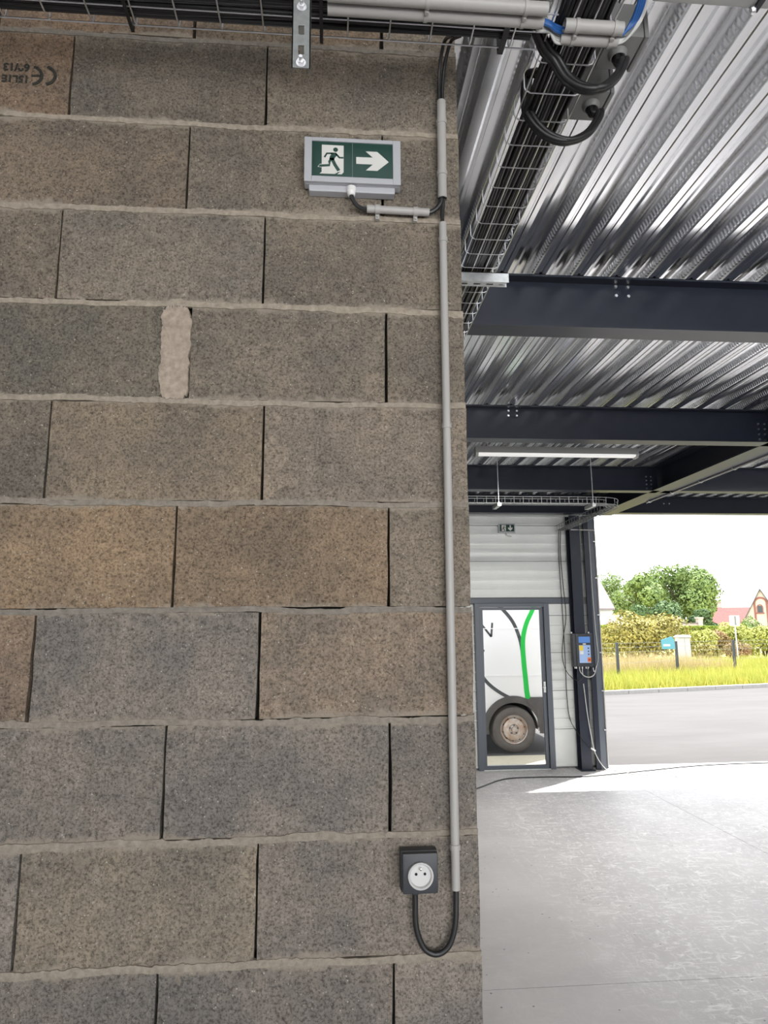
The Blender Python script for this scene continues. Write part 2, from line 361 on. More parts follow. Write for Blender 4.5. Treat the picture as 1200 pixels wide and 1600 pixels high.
TINT = {(1, 0): (0.27, 0.205, 0.157), (0, 0): (0.25, 0.19, 0.145), (0, 1): (0.25, 0.20, 0.155), (6, 0): (0.30, 0.232, 0.168), (6, 1): (0.285, 0.225, 0.17), (7, 2): (0.30, 0.25, 0.205), (7, 0): (0.30, 0.235, 0.185),
        (5, 1): (0.305, 0.26, 0.21), (5, 2): (0.28, 0.245, 0.21), (2, 0): (0.235, 0.20, 0.165), (4, 0): (0.205, 0.19, 0.165), (9, 1): (0.30, 0.27, 0.23), (3, 1): (0.255, 0.23, 0.20)}
for row in range(0, 14):
    z1 = ZB-(row-1)*RH; z0 = z1-RH
    if row == 0: z1 = 3.66
    if row == 13: z0 = 0.0
    base = 0.5 if row % 2 else 0.75   # first joint right of x = 0.3
    j0 = (0.5 if row % 2 else 0.75)+offs[row]
    js = [j0+0.5*k for k in range(-5, 2)]
    js = [x for x in js if x < EDGE-0.1]+[EDGE]
    for k in range(len(js)-1):
        g = gap.get(row, .0045)
        x0, x1 = js[k]+g/2, js[k+1]-(g/2 if k < len(js)-2 else 0)
        if row == 4 and abs(js[k+1]-(j0)) < 1e-6: x1 -= 0.034
        if row == 4 and abs(js[k]-j0) < 1e-6: x0 += 0.016
        o = link('concrete_block', block_mesh(x1-x0, z1-z0-0.010, 0.08, row*31+k), wall)
        o.location = (x0, R.uniform(0, 0.0012), z0+0.005)
        idx = k-(len(js)-1-3) if row % 2 == 0 else k-(len(js)-1-3)
        lum = R.uniform(0.9, 1.08); t = TINT.get((row, idx), (0.232, 0.207, 0.177) if row < 7 else (0.255, 0.237, 0.221))
        o.color = (t[0]*lum, t[1]*lum, t[2]*lum, 1)
# bed joints: irregular smeared mortar, recessed on some rows, spread over the block edges on others
spread = {1: (.0062, .25), 2: (.008, .85), 3: (.008, .85), 4: (.0095, .9), 5: (.008, .8), 6: (.0062, .4), 7: (.006, .2), 8: (.0075, .4), 9: (.009, .55), 10: (.0105, .6), 11: (.01, .7), 12: (.01, .7), 13: (.01, .7)}
for row in range(1, 14):
    z = ZB-(row-1)*RH; hw, tone = spread[row]; r = random.Random(row*7+3)
    n = 700; vs = []; a = b_ = 0.0; wob = 0.0
    for i in range(n+1):
        x = -2.0+(EDGE-0.002+2.0)*i/n
        a = a*0.85+r.gauss(0, 0.0013); b_ = b_*0.85+r.gauss(0, 0.0013); wob = wob*0.97+r.gauss(0, 0.0005)
        up = max(0.0068, hw*(0.75+0.35*math.sin(x*5.1+row))+a); dn = max(0.0068, hw*(0.75+0.35*math.sin(x*4.3+2*row))+b_)
        zz = z+wob; yy = 0.0012+r.uniform(-0.0005, 0.0005)
        vs += [(x, 0.008, zz+up), (x, yy, zz+up*0.9), (x, yy, zz-dn*0.9), (x, 0.008, zz-dn)]
    fs = [(4*i+k, 4*i+4+k, 4*i+5+k, 4*i+1+k) for i in range(n) for k in range(3)]
    o = MB().add(vs, fs).build('mortar_bed', M['mortar'], wall, smooth=True)
    t = tone; o.color = (.235+.195*t, .215+.155*t, .19+.105*t, 1)
# wide mortar-filled vertical joint of the fourth course and small smears
def blob(cx, cz, w, h, seed, name='mortar_patch', y=-0.0015):
    r = random.Random(seed); n = 160; vs = [(cx, y, cz)]; outer = []; q = 1.0
    for i in range(n):
        t = 2*math.pi*i/n; c, s_ = math.cos(t), math.sin(t); k = (abs(c)**5+abs(s_)**5)**(-1/5.0); q = 1+(q-1)*.75+r.gauss(0, 0.04)
        outer.append((cx+w/2*c*k*q, cz+h/2*s_*k*(1+r.gauss(0, 0.02))))
    vs += [(p[0]*0.96+cx*0.04, y, p[1]) for p in outer]+[(p[0], 0.012, p[1]) for p in outer]
    fs = [(0, 1+i, 1+(i+1) % n) for i in range(n)]+[(1+i, 1+n+i, 1+n+(i+1) % n, 1+(i+1) % n) for i in range(n)]
    MB().add(vs, fs).build(name, M['mortar'], wall).color = (.45, .375, .305, 1)
pj = at(272, 550, 0); blob(pj.x+.002, pj.z, 0.074, 0.238, 5)
# ink stamp on the orange block of the top course, upside down
stamp = MB()
def arc(cx, cz, rx, rz, a0, a1, n=10): return [(cx+rx*math.cos(math.radians(a0+(a1-a0)*i/n)), cz+rz*math.sin(math.radians(a0+(a1-a0)*i/n))) for i in range(n+1)]
for (px, sc) in ((70, 1.0), (49, 1.0)):
    c0 = at(px, 118, 0); stamp.strip(arc(c0.x, c0.z, 0.026, 0.0255, 80, -80), 0.0075, -0.0002, 0.0006)
ce = at(49, 118, 0); stamp.strip([(ce.x, ce.z-0.001), (ce.x+0.012, ce.z), (ce.x+0.024, ce.z+0.001)], 0.005, -0.0002, 0.0006)
stamp_o = stamp.build('ink_stamp', M['ink'], wall, label='black upside-down CE ink stamp on the orange block')
def text_mesh(txt, size, m, name, parent, loc, rot, extr=0.0004, label=None, bold=0.0):
    cu = bpy.data.curves.new(name, 'FONT'); cu.body = txt; cu.size = size; cu.extrude = extr; cu.align_x = 'LEFT'; cu.offset = bold
    t = bpy.data.objects.new(name, cu); COL.objects.link(t); bpy.context.view_layer.update()
    dg = bpy.context.evaluated_depsgraph_get(); me = bpy.data.meshes.new_from_object(t.evaluated_get(dg)); bpy.data.objects.remove(t, do_unlink=True)
    me.materials.clear(); me.materials.append(m); me.transform(Matrix.Translation(loc) @ rot)
    return link(name, me, parent, label=label)
upside = Matrix.Rotation(math.pi, 4, 'Y') @ Matrix.Rotation(math.pi/2, 4, 'X')
for txt, px, py, sz in (('69/13', 47, 101.0, 0.029), ('15L1E', 46, 119.5, 0.027)):
    q = at(px, py, 0); text_mesh(txt, sz, M['ink'], 'ink_lettering', wall, Vector((q.x, -0.0006, q.z)), upside, bold=0.0009)
# return wall behind the corner (divides off the next unit)
ret = thing('wall_inner', 'block return wall running back from the corner to the facade', 'wall', kind='structure')
MB().box(1.28, 1.468, 0.2, 7.62, 0, 3.66).build('core', M['mortar'], ret).color = (.27, .25, .22, 1)
rb = block_mesh(0.495, 0.239, 0.015, 991, 4, 3)
for row in range(15):
    for k in range(15):
        y0 = 0.2+0.5*k-(0.25 if row % 2 else 0)
        if y0+0.5 > 7.63 or row*RH+RH > 3.7: continue
        o = link('concrete_block', rb, ret)
        if y0 < .19: o.scale.x = .5; y0 = .203
        o.rotation_euler = (0, 0, math.pi/2); o.location = (1.475, y0, row*RH); l = R.uniform(.9, 1.1); o.color = (.25*l, .235*l, .21*l, 1)

# ---- ceiling: composite steel deck in sheets
ceil = thing('ceiling', 'ribbed galvanised steel deck ceiling with embossed webs', 'ceiling', kind='structure')
MB().box(-3.0, 10.0, -7.2, 7.72, 3.735, 3.9).build('concrete_topping', M['core'], ceil)
PITCH_D, ZD, DEP, Y0D, Y1D = 0.2, 3.642, 0.072, -7.1, 7.64
def deck_profile():
    pts = []
    for k in range(5):
        x = k*PITCH_D
        pts += [(x, 0), (x+.022, 0), (x+.026, .004), (x+.034, .004), (x+.038, 0), (x+.060, 0), (x+.0615, .004), (x+.079, DEP),
                (x+.118, DEP), (x+.124, DEP-.011), (x+.138, DEP-.011), (x+.144, DEP), (x+.181, DEP), (x+.1985, .004)]
    return pts+[(5*PITCH_D, 0)]
prof = deck_profile(); n = len(prof)
vs = [(x, Y0D, z) for x, z in prof]+[(x, Y1D, z) for x, z in prof]
deck_me = MB().add(vs, [(i, i+1, n+i+1, n+i) for i in range(n-1)]).mesh('deck_sheet', M['galv'])
emb = MB()
def emboss(xa, za, xb, zb, y, sgn):
    # small raised rib on a web between (xa,za) and (xb,zb)
    nx, nz = (zb-za), -(xb-xa); l = math.hypot(nx, nz); nx, nz = nx/l*sgn*0.0048, nz/l*sgn*0.0048
    w = .0075; i_ = .0038; m1, m2 = .10, .90
    P = lambda t, yy, h: (xa+(xb-xa)*t+nx*h, yy, za+(zb-za)*t+nz*h)
    vs = [P(0, y-w, 0), P(1, y-w+.004, 0), P(1, y+w+.004, 0), P(0, y+w, 0), P(m1, y-i_, 1), P(m2, y-i_+.004, 1), P(m2, y+i_+.004, 1), P(m1, y+i_, 1)]
    emb.add(vs, [(4, 5, 6, 7), (0, 1, 5, 4), (1, 2, 6, 5), (2, 3, 7, 6), (3, 0, 4, 7)])
ny = int((Y1D+1.2)/.024)
for k in range(5):
    x = k*PITCH_D
    for j in range(ny):
        y = -1.1+j*.024
        emboss(x+.1985-.0021, .012, x+.1985-.0111, .047, y, -1)
emb_me = emb.mesh('embossment', M['galv'])
for k in range(-5, 12):
    x0 = 1.17+k*1.0
    if x0+1 > 10 or x0 < -3: continue
    o = link('deck_sheet', deck_me, ceil); o.location = (x0, 0, ZD)
    if k >= 0:
        e = link('embossment', emb_me, o, kind='stuff'); e.matrix_parent_inverse = Matrix.Identity(4)

# ---- steel beams
ZBB = 3.36; BH = 0.28
def ibeam_x(name, label, x0, x1, yc, w=0.13, tf=0.011, tw=0.007, zb=ZBB, h=BH, bolts=()):
    t = thing(name, label, 'beam', (x0, yc, zb), kind='structure', group=None)
    MB().prism([(yc-w/2, zb), (yc+w/2, zb), (yc+w/2, zb+tf), (yc+tw/2, zb+tf), (yc+tw/2, zb+h-tf), (yc+w/2, zb+h-tf), (yc+w/2, zb+h), (yc-w/2, zb+h), (yc-w/2, zb+h-tf), (yc-tw/2, zb+h-tf), (yc-tw/2, zb+tf), (yc-w/2, zb+tf)], x0, x1, 'x').build('section', M['steel'], t)
    for bx, bz in bolts:
        MB().lathe([(0, -.007), (.0085, -.007), (.0105, 0)], (bx, yc-tw/2, bz), 'y', 6).build('bolt', M['bolt'], t)
    return t
b1 = [(2.62, 3.618), (2.686, 3.616), (2.62, 3.567), (2.686, 3.566)]; b2 = [(2.596, 3.612), (2.665, 3.612), (2.594, 3.57), (2.663, 3.57)]
def endbolts(z=3.40): return [(x, z+0.045*k) for x in (4.74, 4.795) for k in range(4)]
ibeam_x('steel_beam', 'nearest anthracite steel joist with four white bolts right of the cable tray', 1.475, 4.78, 1.60, bolts=b1)
ibeam_x('steel_beam', 'second anthracite joist, between the near joist and the strip light', 1.475, 4.87, 3.66, bolts=b2+endbolts())
ibeam_x('steel_beam', 'third anthracite joist, behind the strip light and above the far cable tray', 1.475, 4.87, 5.72, bolts=endbolts())
ibeam_x('steel_beam', 'farthest anthracite joist, over the white cladding and exit door', 1.475, 4.87, 7.42, zb=3.385, h=.255)
ibeam_x('steel_beam', 'anthracite joist right of the diagonal girder, in front of the doorway lintel', 4.92, 10.0, 5.72)
lint = ibeam_x('steel_beam', 'anthracite lintel beam over the large open doorway', 4.92, 10.0, 7.50, zb=3.405, h=.235, bolts=[(5.85, 3.55), (5.93, 3.55)])
ibeam_x('steel_beam', 'anthracite joist behind the viewpoint, out of the picture', 1.475, 4.87, -2.6)
gx, gw = 4.905, 0.25
gird = thing('steel_girder', 'deep anthracite girder running back to the corner of the doorway', 'beam', (gx, 3, ZBB), kind='structure')
MB().prism([(gx-gw/2, ZBB), (gx+gw/2, ZBB), (gx+gw/2, ZBB+.014), (gx+.005, ZBB+.014), (gx+.005, ZBB+BH-.014), (gx+gw/2, ZBB+BH-.014), (gx+gw/2, ZBB+BH), (gx-gw/2, ZBB+BH), (gx-gw/2, ZBB+BH-.014), (gx-.005, ZBB+BH-.014), (gx-.005, ZBB+.014), (gx-gw/2, ZBB+.014)], -5.0, 7.42, 'y').build('section', M['steel'], gird)

# ---- facade with white liner trays
YF = 7.62
fac = thing('wall_back', 'facade wall lined with white horizontal steel trays', 'wall', kind='structure')
def liner(x0, x1, z0, z1, ribs=True):
    pr = [(YF, z0+.003), (YF-.018, z0+.003), (YF-.018, z0+.020), (YF-.004, z0+.022), (YF-.004, z0+.034), (YF, z0+.036)]
    z = z0+.125
    while ribs and z < z1-.05:
        pr += [(YF, z-.010), (YF-.024, z-.007), (YF-.024, z+.007), (YF, z+.010)]; z += .125
    pr += [(YF, z1-.006), (YF+.02, z1-.006), (YF+.02, z0+.003)]
    MB().prism(pr, x0, x1, 'x').build('liner_tray', M['clad'], fac)
for z0, z1 in ((2.245, 2.745), (2.745, 3.245), (3.245, 3.60)): liner(1.475, 4.75, z0, z1)
zs = [0.02, 0.5, 1.0, 1.5, 2.0, 2.16]
for a, b in zip(zs[:-1], zs[1:]):
    liner(4.115, 4.75, a, b, a > .3); liner(1.475, 3.10, a, b, a > .3)
for x0, x1, z0, z1 in ((1.475, 3.10, 0, 3.74), (4.115, 4.84, 0, 3.74), (3.10, 4.115, 2.16, 3.74), (8.9, 10.0, 0, 3.74), (4.84, 8.9, 3.425, 3.74)):
    MB().box(x0, x1, 7.645, 7.72, z0, z1).build('outer_skin', M['whiter'], fac)
for z0 in [0.02+.5*k for k in range(7)]: liner(8.95, 10.0, z0, z0+.5)
MB().box(8.9, 8.95, 7.45, 7.72, 0, 3.42).build('jamb', M['steel'], fac)
tr = MB().box(1.475, 4.43, 7.585, 7.625, 2.165, 2.235, .004).build('trim_1', M['frame']); tag(tr, 'grey steel rail across the cladding just above the exit door', 'trim', kind='structure')
# hall shell out of view
MB().box(9.95, 10.0, -7.2, 7.7, 0, 3.66).build('wall_right', M['clad'], None, kind='structure')
bpy.data.objects['wall_right']['label'] = 'white side wall of the hall beyond the doorway'; bpy.data.objects['wall_right']['category'] = 'wall'
wr = thing('wall_rear', 'white rear wall of the hall with a wide open doorway', 'wall', kind='structure')
for x0, x1, z0, z1 in ((-3, -0.2, 0, 3.735), (6.6, 10, 0, 3.735), (-.2, 6.6, 3.42, 3.735)): MB().box(x0, x1, -7.2, -7.12, z0, z1).build('panel', M['clad'], wr)
MB().box(-3.0, -2.95, -7.2, 0.2, 0, 3.66).build('wall_far_left', M['clad'], None, kind='structure')
bpy.data.objects['wall_far_left']['label'] = 'white side wall of the hall at the end of the block wall'; bpy.data.objects['wall_far_left']['category'] = 'wall'

# ---- glazed exit door
door = thing('door_1', 'grey framed glazed exit door in the white cladding', 'door', (3.6, YF, 0), kind='structure')
MB().box(3.100, 3.165, 7.53, 7.66, 0, 2.165, .004).build('jamb', M['frame'], door)
MB().box(4.052, 4.125, 7.53, 7.66, 0, 2.165, .004).build('jamb', M['frame'], door)
MB().box(3.165, 4.052, 7.53, 7.66, 2.115, 2.165, .004).build('head', M['frame'], door)
leaf = MB().box(3.169, 3.215, 7.565, 7.615, .012, 2.111, .003).box(4.006, 4.048, 7.565, 7.615, .012, 2.111, .003).box(3.215, 4.006, 7.565, 7.615, 2.075, 2.111, .003).box(3.215, 4.006, 7.565, 7.615, .012, .055, .003).build('leaf', M['frame'], door)
MB().box(3.213, 4.008, 7.587, 7.593, .053, 2.077).build('glass_pane', M['glass'], leaf)
MB().box(4.012, 4.042, 7.548, 7.566, .98, 1.12, .003).tube([(4.027, 7.53, 1.05), (4.027, 7.515, 1.05), (3.99, 7.51, 1.05)], .007, 8).build('handle', M['galv2'], leaf)
MB().box(3.165, 4.052, 7.53, 7.67, 0, .012).build('threshold', M['galv2'], door)

# ---- column, roller-door guide
colm = thing('column', 'anthracite steel column at the left edge of the open doorway', 'column', (4.495, 7.45, 0), kind='structure')
MB().prism([(4.425, 7.40), (4.565, 7.40), (4.565, 7.41), (4.499, 7.41), (4.499, 7.55), (4.565, 7.55), (4.565, 7.56), (4.425, 7.56), (4.425, 7.55), (4.491, 7.55), (4.491, 7.41), (4.425, 7.41)], 0.012, 3.36, 'z').build('section', M['steel'], colm)
MB().box(4.40, 4.59, 7.36, 7.59, 0, .014).build('base_plate', M['steel'], colm)
guide = thing('door_guide', 'dark vertical guide post beside the column at the doorway edge', 'door guide', (4.7, 7.45, 0))
MB().box(4.635, 4.70, 7.44, 7.475, 0, 3.36, .003).build('dark_channel', M['steel'], guide)
MB().box(4.702, 4.785, 7.45, 7.60, 0, 3.36, .003).build('grey_channel', M['frame'], guide, label='lighter grey channel')
MB().box(4.785, 4.83, 7.52, 7.72, 0, 3.40, .003).build('outer_jamb', M['steel'], guide)

# ================================================================ THINGS ON THE BLOCK WALL
def clip_ring(parent, c, r, axis, screw=None):
    b = MB()
    if axis == 'z': b.lathe([(r+.0022, -.006), (r+.0022, .006)], c, 'z', 20)
    else: b.lathe([(r+.0022, -.006), (r+.0022, .006)], c, 'x', 20)
    if screw: b.box(c[0]-.005, c[0]+.005, c[1]+.004, c[1]+.014, c[2]-r-.014, c[2]-r+.001).lathe([(0, -.001), (.003, 0), (.003, .01)], (c[0], c[1]+.0, c[2]-r-.008), 'y', 8)
    return b.build('pipe_clip', M['pvc'], parent, smooth=True)
def pipe(name, label, a, b, r, clips, axis, screw=False, mat_=None, group=None):
    t = thing(name, label, 'conduit', a, group)
    a, b = Vector(a), Vector(b); d = (b-a).normalized()
    MB().tube([a, b], r, 24, False).tube([b, b-d*.03], r-.0018, 24, False).tube([a, a+d*.03], r-.0018, 24, False).build('pipe', mat_ or M['pvc'], t, smooth=True)
    for c in clips: clip_ring(t, a+(b-a)*c, r, axis, screw)
    return t
YC = -0.017
pipe('conduit', 'long grey conduit standing on the wall from under the exit sign to the socket', (1.4225, YC, 2.902), (1.4165, YC, 1.308), 0.0098, (.03, .34, .945), 'z')
pipe('conduit', 'short grey upright conduit right of the exit sign, below the cable tray', (1.4265, YC, 3.256), (1.4235, YC, 2.972), 0.0118, (.22, .75), 'z')
pipe('conduit', 'short grey horizontal conduit just below the exit sign', (1.227, YC, 2.934), (1.388, YC, 2.931), 0.0098, (.17, .78), 'x', True)
def cable(name, label, pts, r, m='rubber', group=None, n=8, cat='cable', seg=8):
    return tag(MB().tube(smoothpath(pts, n), r, seg).build(name, M[m], smooth=True), label, cat, group)
cable('power_cable', 'black cable from the exit sign gland into the horizontal conduit', [(1.187, -.03, 2.962), (1.19, -.029, 2.952), (1.203, -.022, 2.938), (1.222, -.017, 2.933), (1.245, -.017, 2.933)], .0058)
cable('power_cable', 'black cable curving from the horizontal conduit up into the upright conduit', [(1.375, -.017, 2.931), (1.392, -.017, 2.932), (1.408, -.017, 2.944), (1.419, -.017, 2.962), (1.422, -.017, 2.985)], .0058)
cable('power_cable', 'short black cable bridging the two upright conduits by the exit sign', [(1.4245, -.015, 2.99), (1.4255, -.014, 2.96), (1.423, -.014, 2.93), (1.4225, -.016, 2.90), (1.4225, -.017, 2.88)], .0052)
cable('power_cable', 'outer black cable dropping from the tray into the upright conduit', [(1.455, -.15, 3.33), (1.447, -.07, 3.39), (1.437, -.03, 3.36), (1.431, -.018, 3.30), (1.430, -.017, 3.24)], .0048)
cable('power_cable', 'inner black cable dropping from the tray into the upright conduit', [(1.435, -.15, 3.33), (1.43, -.07, 3.39), (1.424, -.03, 3.36), (1.4215, -.018, 3.30), (1.4215, -.017, 3.24)], .0048)
cable('power_cable', 'black cable hanging in a loop under the socket', [(1.326, -.022, 1.315), (1.326, -.02, 1.29), (1.328, -.018, 1.235), (1.345, -.016, 1.193), (1.372, -.015, 1.180), (1.398, -.016, 1.195), (1.413, -.017, 1.235), (1.4165, -.017, 1.29), (1.4165, -.017, 1.33)], .0062, n=10, seg=10)

# exit sign
sg = thing('exit_sign', 'green running-man exit sign with right arrow in a pale grey housing', 'sign', (1.19, 0, 2.98))
X0, X1, Z0, Z1 = 1.067, 1.313, 2.977, 3.114
MB().box(X0+.012, X1-.014, -.026, 0, Z0-.004, Z1-.006, .003).build('back_box', M['signwhite'], sg)
MB().box(X0, X1, -.034, -.006, Z0+.012, Z1, .004).build('housing', M['signwhite'], sg)
fr = MB()
px0, px1, pz0, pz1 = X0+.019, X1-.020, Z0+.028, Z1-.010
for a in ((X0, px0, Z0+.012, Z1), (px1, X1, Z0+.012, Z1), (px0, px1, pz1, Z1), (px0, px1, Z0+.012, pz0)): fr.box(a[0], a[1], -.041, -.033, a[2], a[3], .0012)
fr.build('bezel', M['signwhite'], sg)
YP = -.0372
pn = MB().box(px0, px1, YP, -.034, pz0, pz1).build('sign_panel', M['green'], sg)
mid = (px0+px1)/2
MB().box(mid-.0006, mid+.0006, YP-.0006, YP, pz0, pz1).build('panel_seam', M['boxgrey'], pn)
# pictogram in crop pixels of the panel: u 115..1028, v 90..535
def uv(u, v): return (px0+(u-115)/(1028-115)*(px1-px0), pz1-(v-(96+(u-115)*.045))/(420)*(pz1-pz0))
def poly(mb, pts, t=.0005, y=None): mb.prism([uv(*p) for p in pts], (y or YP)-t, (y or YP), 'y')
dr = MB(); poly(dr, [(226, 138), (472, 150), (472, 470), (450, 494), (402, 492), (440, 460), (412, 466), (372, 490), (203, 484), (226, 465), (226, 410)]); dr.build('white_doorway', M['pict'], pn)
rm = MB()
def limb(pts, w, y=YP-.0005): rm.strip([uv(*p) for p in pts], w, y, .0005)
k_ = (px1-px0)/(1028-115)
hc = uv(381, 200); rm.lathe([(0, -.0005), (27*k_, -.0005), (27*k_, 0)], (hc[0], YP-.0005, hc[1]), 'y', 20)
poly(rm, [(318, 236), (388, 236), (402, 262), (372, 300), (366, 328), (310, 320), (316, 285), (330, 256)], y=YP-.0005)
limb([(385, 250), (425, 296), (470, 297)], 20*k_); limb([(350, 244), (283, 244), (257, 290)], 20*k_)
limb([(338, 300), (374, 380), (418, 452)], 38*k_); limb([(334, 300), (312, 345), (312, 386), (200, 393)], 28*k_)
rm.build('running_figure', M['green'], pn)
ft = MB(); ft.strip([uv(228, 372), uv(205, 374), uv(184, 402), uv(222, 408)], 7*k_, YP-.0002, .0004); ft.build('foot_outline', M['pict'], pn)
ar = MB(); poly(ar, [(614, 286), (802, 292), (722, 218), (852, 222), (982, 346), (852, 452), (722, 446), (802, 376), (614, 367)]); ar.build('arrow', M['pict'], pn)
MB().lathe([(.0125, 0), (.0125, -.012), (.0105, -.014), (.0095, -.022), (.007, -.024)], (1.187, -.028, 2.984), 'z', 14).build('cable_gland', M['whiteplastic'], sg, smooth=True)

# socket
so = thing('wall_socket', 'dark surface-mounted wall socket with a round white face', 'socket', (1.335, 0, 1.35))
sx, sz = 1.335, 1.353
MB().box(sx-.041, sx+.041, -.03, 0, sz-.043, sz+.043, .006).build('back_box', M['darkbox'], so, smooth=True)
MB().box(sx-.0385, sx+.0385, -.046, -.028, sz-.041, sz+.041, .004).build('cover', M['darkbox'], so, smooth=True)
fc = MB().lathe([(.0275, 0), (.0275, -.008), (.0250, -.0095), (.0235, -.0085), (.022, -.002), (0, -.002)], (sx, -.0455, sz-.003), 'y', 40).build('socket_face', M['facewhite'], so, smooth=True)
for dx, dz in ((-.0095, .002), (.0095, .002)): MB().lathe([(0, -.0006), (.003, -.0006), (.003, .001)], (sx+dx, -.0476, sz-.002+dz), 'y', 12).build('pin_hole', M['hole'], fc)
MB().lathe([(0, -.008), (.0025, -.007), (.0025, .002)], (sx, -.0475, sz+.011), 'y', 12).build('earth_pin', M['brass'], fc)
MB().lathe([(.009, 0), (.009, -.006), (.0075, -.008)], (1.326, -.022, sz-.041), 'z', 12).build('cable_entry', M['darkbox'], so)

# slotted strut hanger
yr = -0.335
p0 = at(457, 0, yr); p1 = at(486, 0, yr); pb = at(471, 106, yr)
hx0, hx1, hz0 = p0.x, p1.x, pb.z
st = thing('strut_rail', 'slotted galvanised hanger rail with two bolts in front of the cable tray', 'bracket', ((hx0+hx1)/2, yr, hz0))
ch = MB(); xm = (hx0+hx1)/2
slots = [(at(472, 47, yr).z, .011), (at(472, 78, yr).z, .011), (at(472, 12, yr).z+.06, .011), (at(472, 12, yr).z+.11, .011)]
slots.sort(); zc = hz0; sw = .0062
for zz, hh in slots:
    ch.box(hx0, hx1, yr, yr+.0025, zc, zz-hh); ch.box(hx0, xm-sw, yr, yr+.0025, zz-hh, zz+hh); ch.box(xm+sw, hx1, yr, yr+.0025, zz-hh, zz+hh); zc = zz+hh
ch.box(hx0, hx1, yr, yr+.0025, zc, 3.66).box(hx0, hx0+.0025, yr, yr+.022, hz0, 3.66).box(hx1-.0025, hx1, yr, yr+.022, hz0, 3.66)
ch.build('channel', M['strut'], st)
for py in (95, 11):
    zz = at(472, py, yr).z-(.005 if py > 50 else 0)
    b = MB().lathe([(.0105, 0), (.0105, -.0015)], (xm, yr, zz), 'y', 18).lathe([(.0075, -.0015), (.0075, -.008)], (xm, yr, zz), 'y', 6).lathe([(0, -.018), (.0038, -.018), (.004, -.008)], (xm, yr, zz), 'y', 10).build('bolt', M['bolt'], st)
MB().box(xm-.012, xm+.012, yr+.0025, -.12, 3.268, 3.284).build('cantilever_arm', M['galv2'], st)

# ================================================================ CABLE TRAYS
WR = .0020
def wire_tray_straight(name, label, axis, a0, a1, c0, c1, z, h, nb, rung0, joined=False, rstep=.1, r=WR):
    """axis 'x' or 'y': runs from a0 to a1, lateral from c0 to c1"""
    t = thing(name, label, 'cable tray', ((a0, c0, z) if axis == 'x' else (c0, a0, z)))
    P = (lambda a, c, zz: (a, c, zz)) if axis == 'x' else (lambda a, c, zz: (c, a, zz))
    for k in range(nb):
        c = c0+(c1-c0)*k/(nb-1)
        MB().tube([P(a0, c, z), P(a1, c, z)], r, 6).build('long_wire', M['zinc'], t, smooth=True)
    for c in (c0-.003, c1+.003): MB().tube([P(a0, c, z+h), P(a1, c, z+h)], r, 6).build('long_wire', M['zinc'], t, smooth=True)
    q = .012
    rp = [P(0, c0-.004, h), P(0, c0-.004, q), P(0, c0-.001, .003), P(0, c0+q, -.004), P(0, c1-q, -.004), P(0, c1+.001, .003), P(0, c1+.004, q), P(0, c1+.004, h)]
    me = MB().tube(rp, r, 6).mesh('cross_wire', M['zinc'], True)
    a = rung0
    while a < a1:
        o = link('cross_wire', me, t); o.matrix_parent_inverse = Matrix.Identity(4)
        o.matrix_parent_inverse = t.matrix_basis.inverted(); o.location = P(a, 0, z); a += rstep
    return t
wire_tray_straight('cable_tray', 'wire basket cable tray running along the top of the block wall', 'x', -1.9, 1.665, -.313, -.163, 3.29, .055, 4, -1.827)
wire_tray_straight('cable_tray', 'wire basket cable tray running back under the ribbed ceiling past the corner', 'y', -1.5, 2.6, 1.655, 1.803, 3.29, .055, 4, -1.43)
st2 = thing('strut_rail', 'slotted channel bracket carrying the tray beside the near steel joist', 'bracket', (1.6, .92, 3.26))
cb = MB(); cb.box(1.475, 1.853, .898, .901, 3.243, 3.284).box(1.475, 1.853, .936, .939, 3.243, 3.284).box(1.475, 1.853, .898, .939, 3.281, 3.284)
xx = 1.475
for k in range(7):
    x2 = min(xx+.025, 1.853); cb.box(xx, x2, .901, .936, 3.243, 3.2455)
    if x2 < 1.83: cb.box(x2, x2+.028, .901, .913, 3.243, 3.2455).box(x2, x2+.028, .925, .936, 3.243, 3.2455)
    xx = x2+.028
    if xx > 1.84: break
cb.build('channel', M['galv2'], st2)
MB().box(1.475, 1.482, .88, .957, 3.20, 3.33).build('wall_plate', M['galv2'], st2)

# black cables lying in the two trays: every cable is its own object
def tray_cables(n, axis, a0, a1, c0, c1, z, group, lab, layers, seed):
    r = random.Random(seed)
    for k in range(n):
        lay = k % layers; rad = r.uniform(.0045, .0075); c = c0+.010+(c1-c0-.02)*((k//layers)+.5*(lay % 2)+.3)/(n/layers); ph = r.uniform(0, 6); am = r.uniform(.001, .005)
        pts = []
        m = int((a1-a0)/.1)
        for i in range(m+1):
            a = a0+(a1-a0)*i/m; cc = c+am*math.sin(a*3.1+ph)+am*.6*math.sin(a*7.7+2*ph); zz = z+.004+rad+lay*.0115+.0012*math.sin(a*5+ph)
            pts.append((a, cc, zz) if axis == 'x' else (cc, a, zz))
        tag(MB().tube(pts, rad, 8).build('black_cable', M['rubber'], smooth=True), lab, 'cable', group)
tray_cables(24, 'x', -1.85, 1.62, -.31, -.166, 3.29, 'black cables in the tray along the block wall', 'black cable lying in the tray above the block wall', 2, 3)
tray_cables(24, 'y', -1.45, 2.55, 1.658, 1.80, 3.29, 'black cables in the tray under the ribbed ceiling', 'black cable lying in the tray past the wall corner', 2, 4)
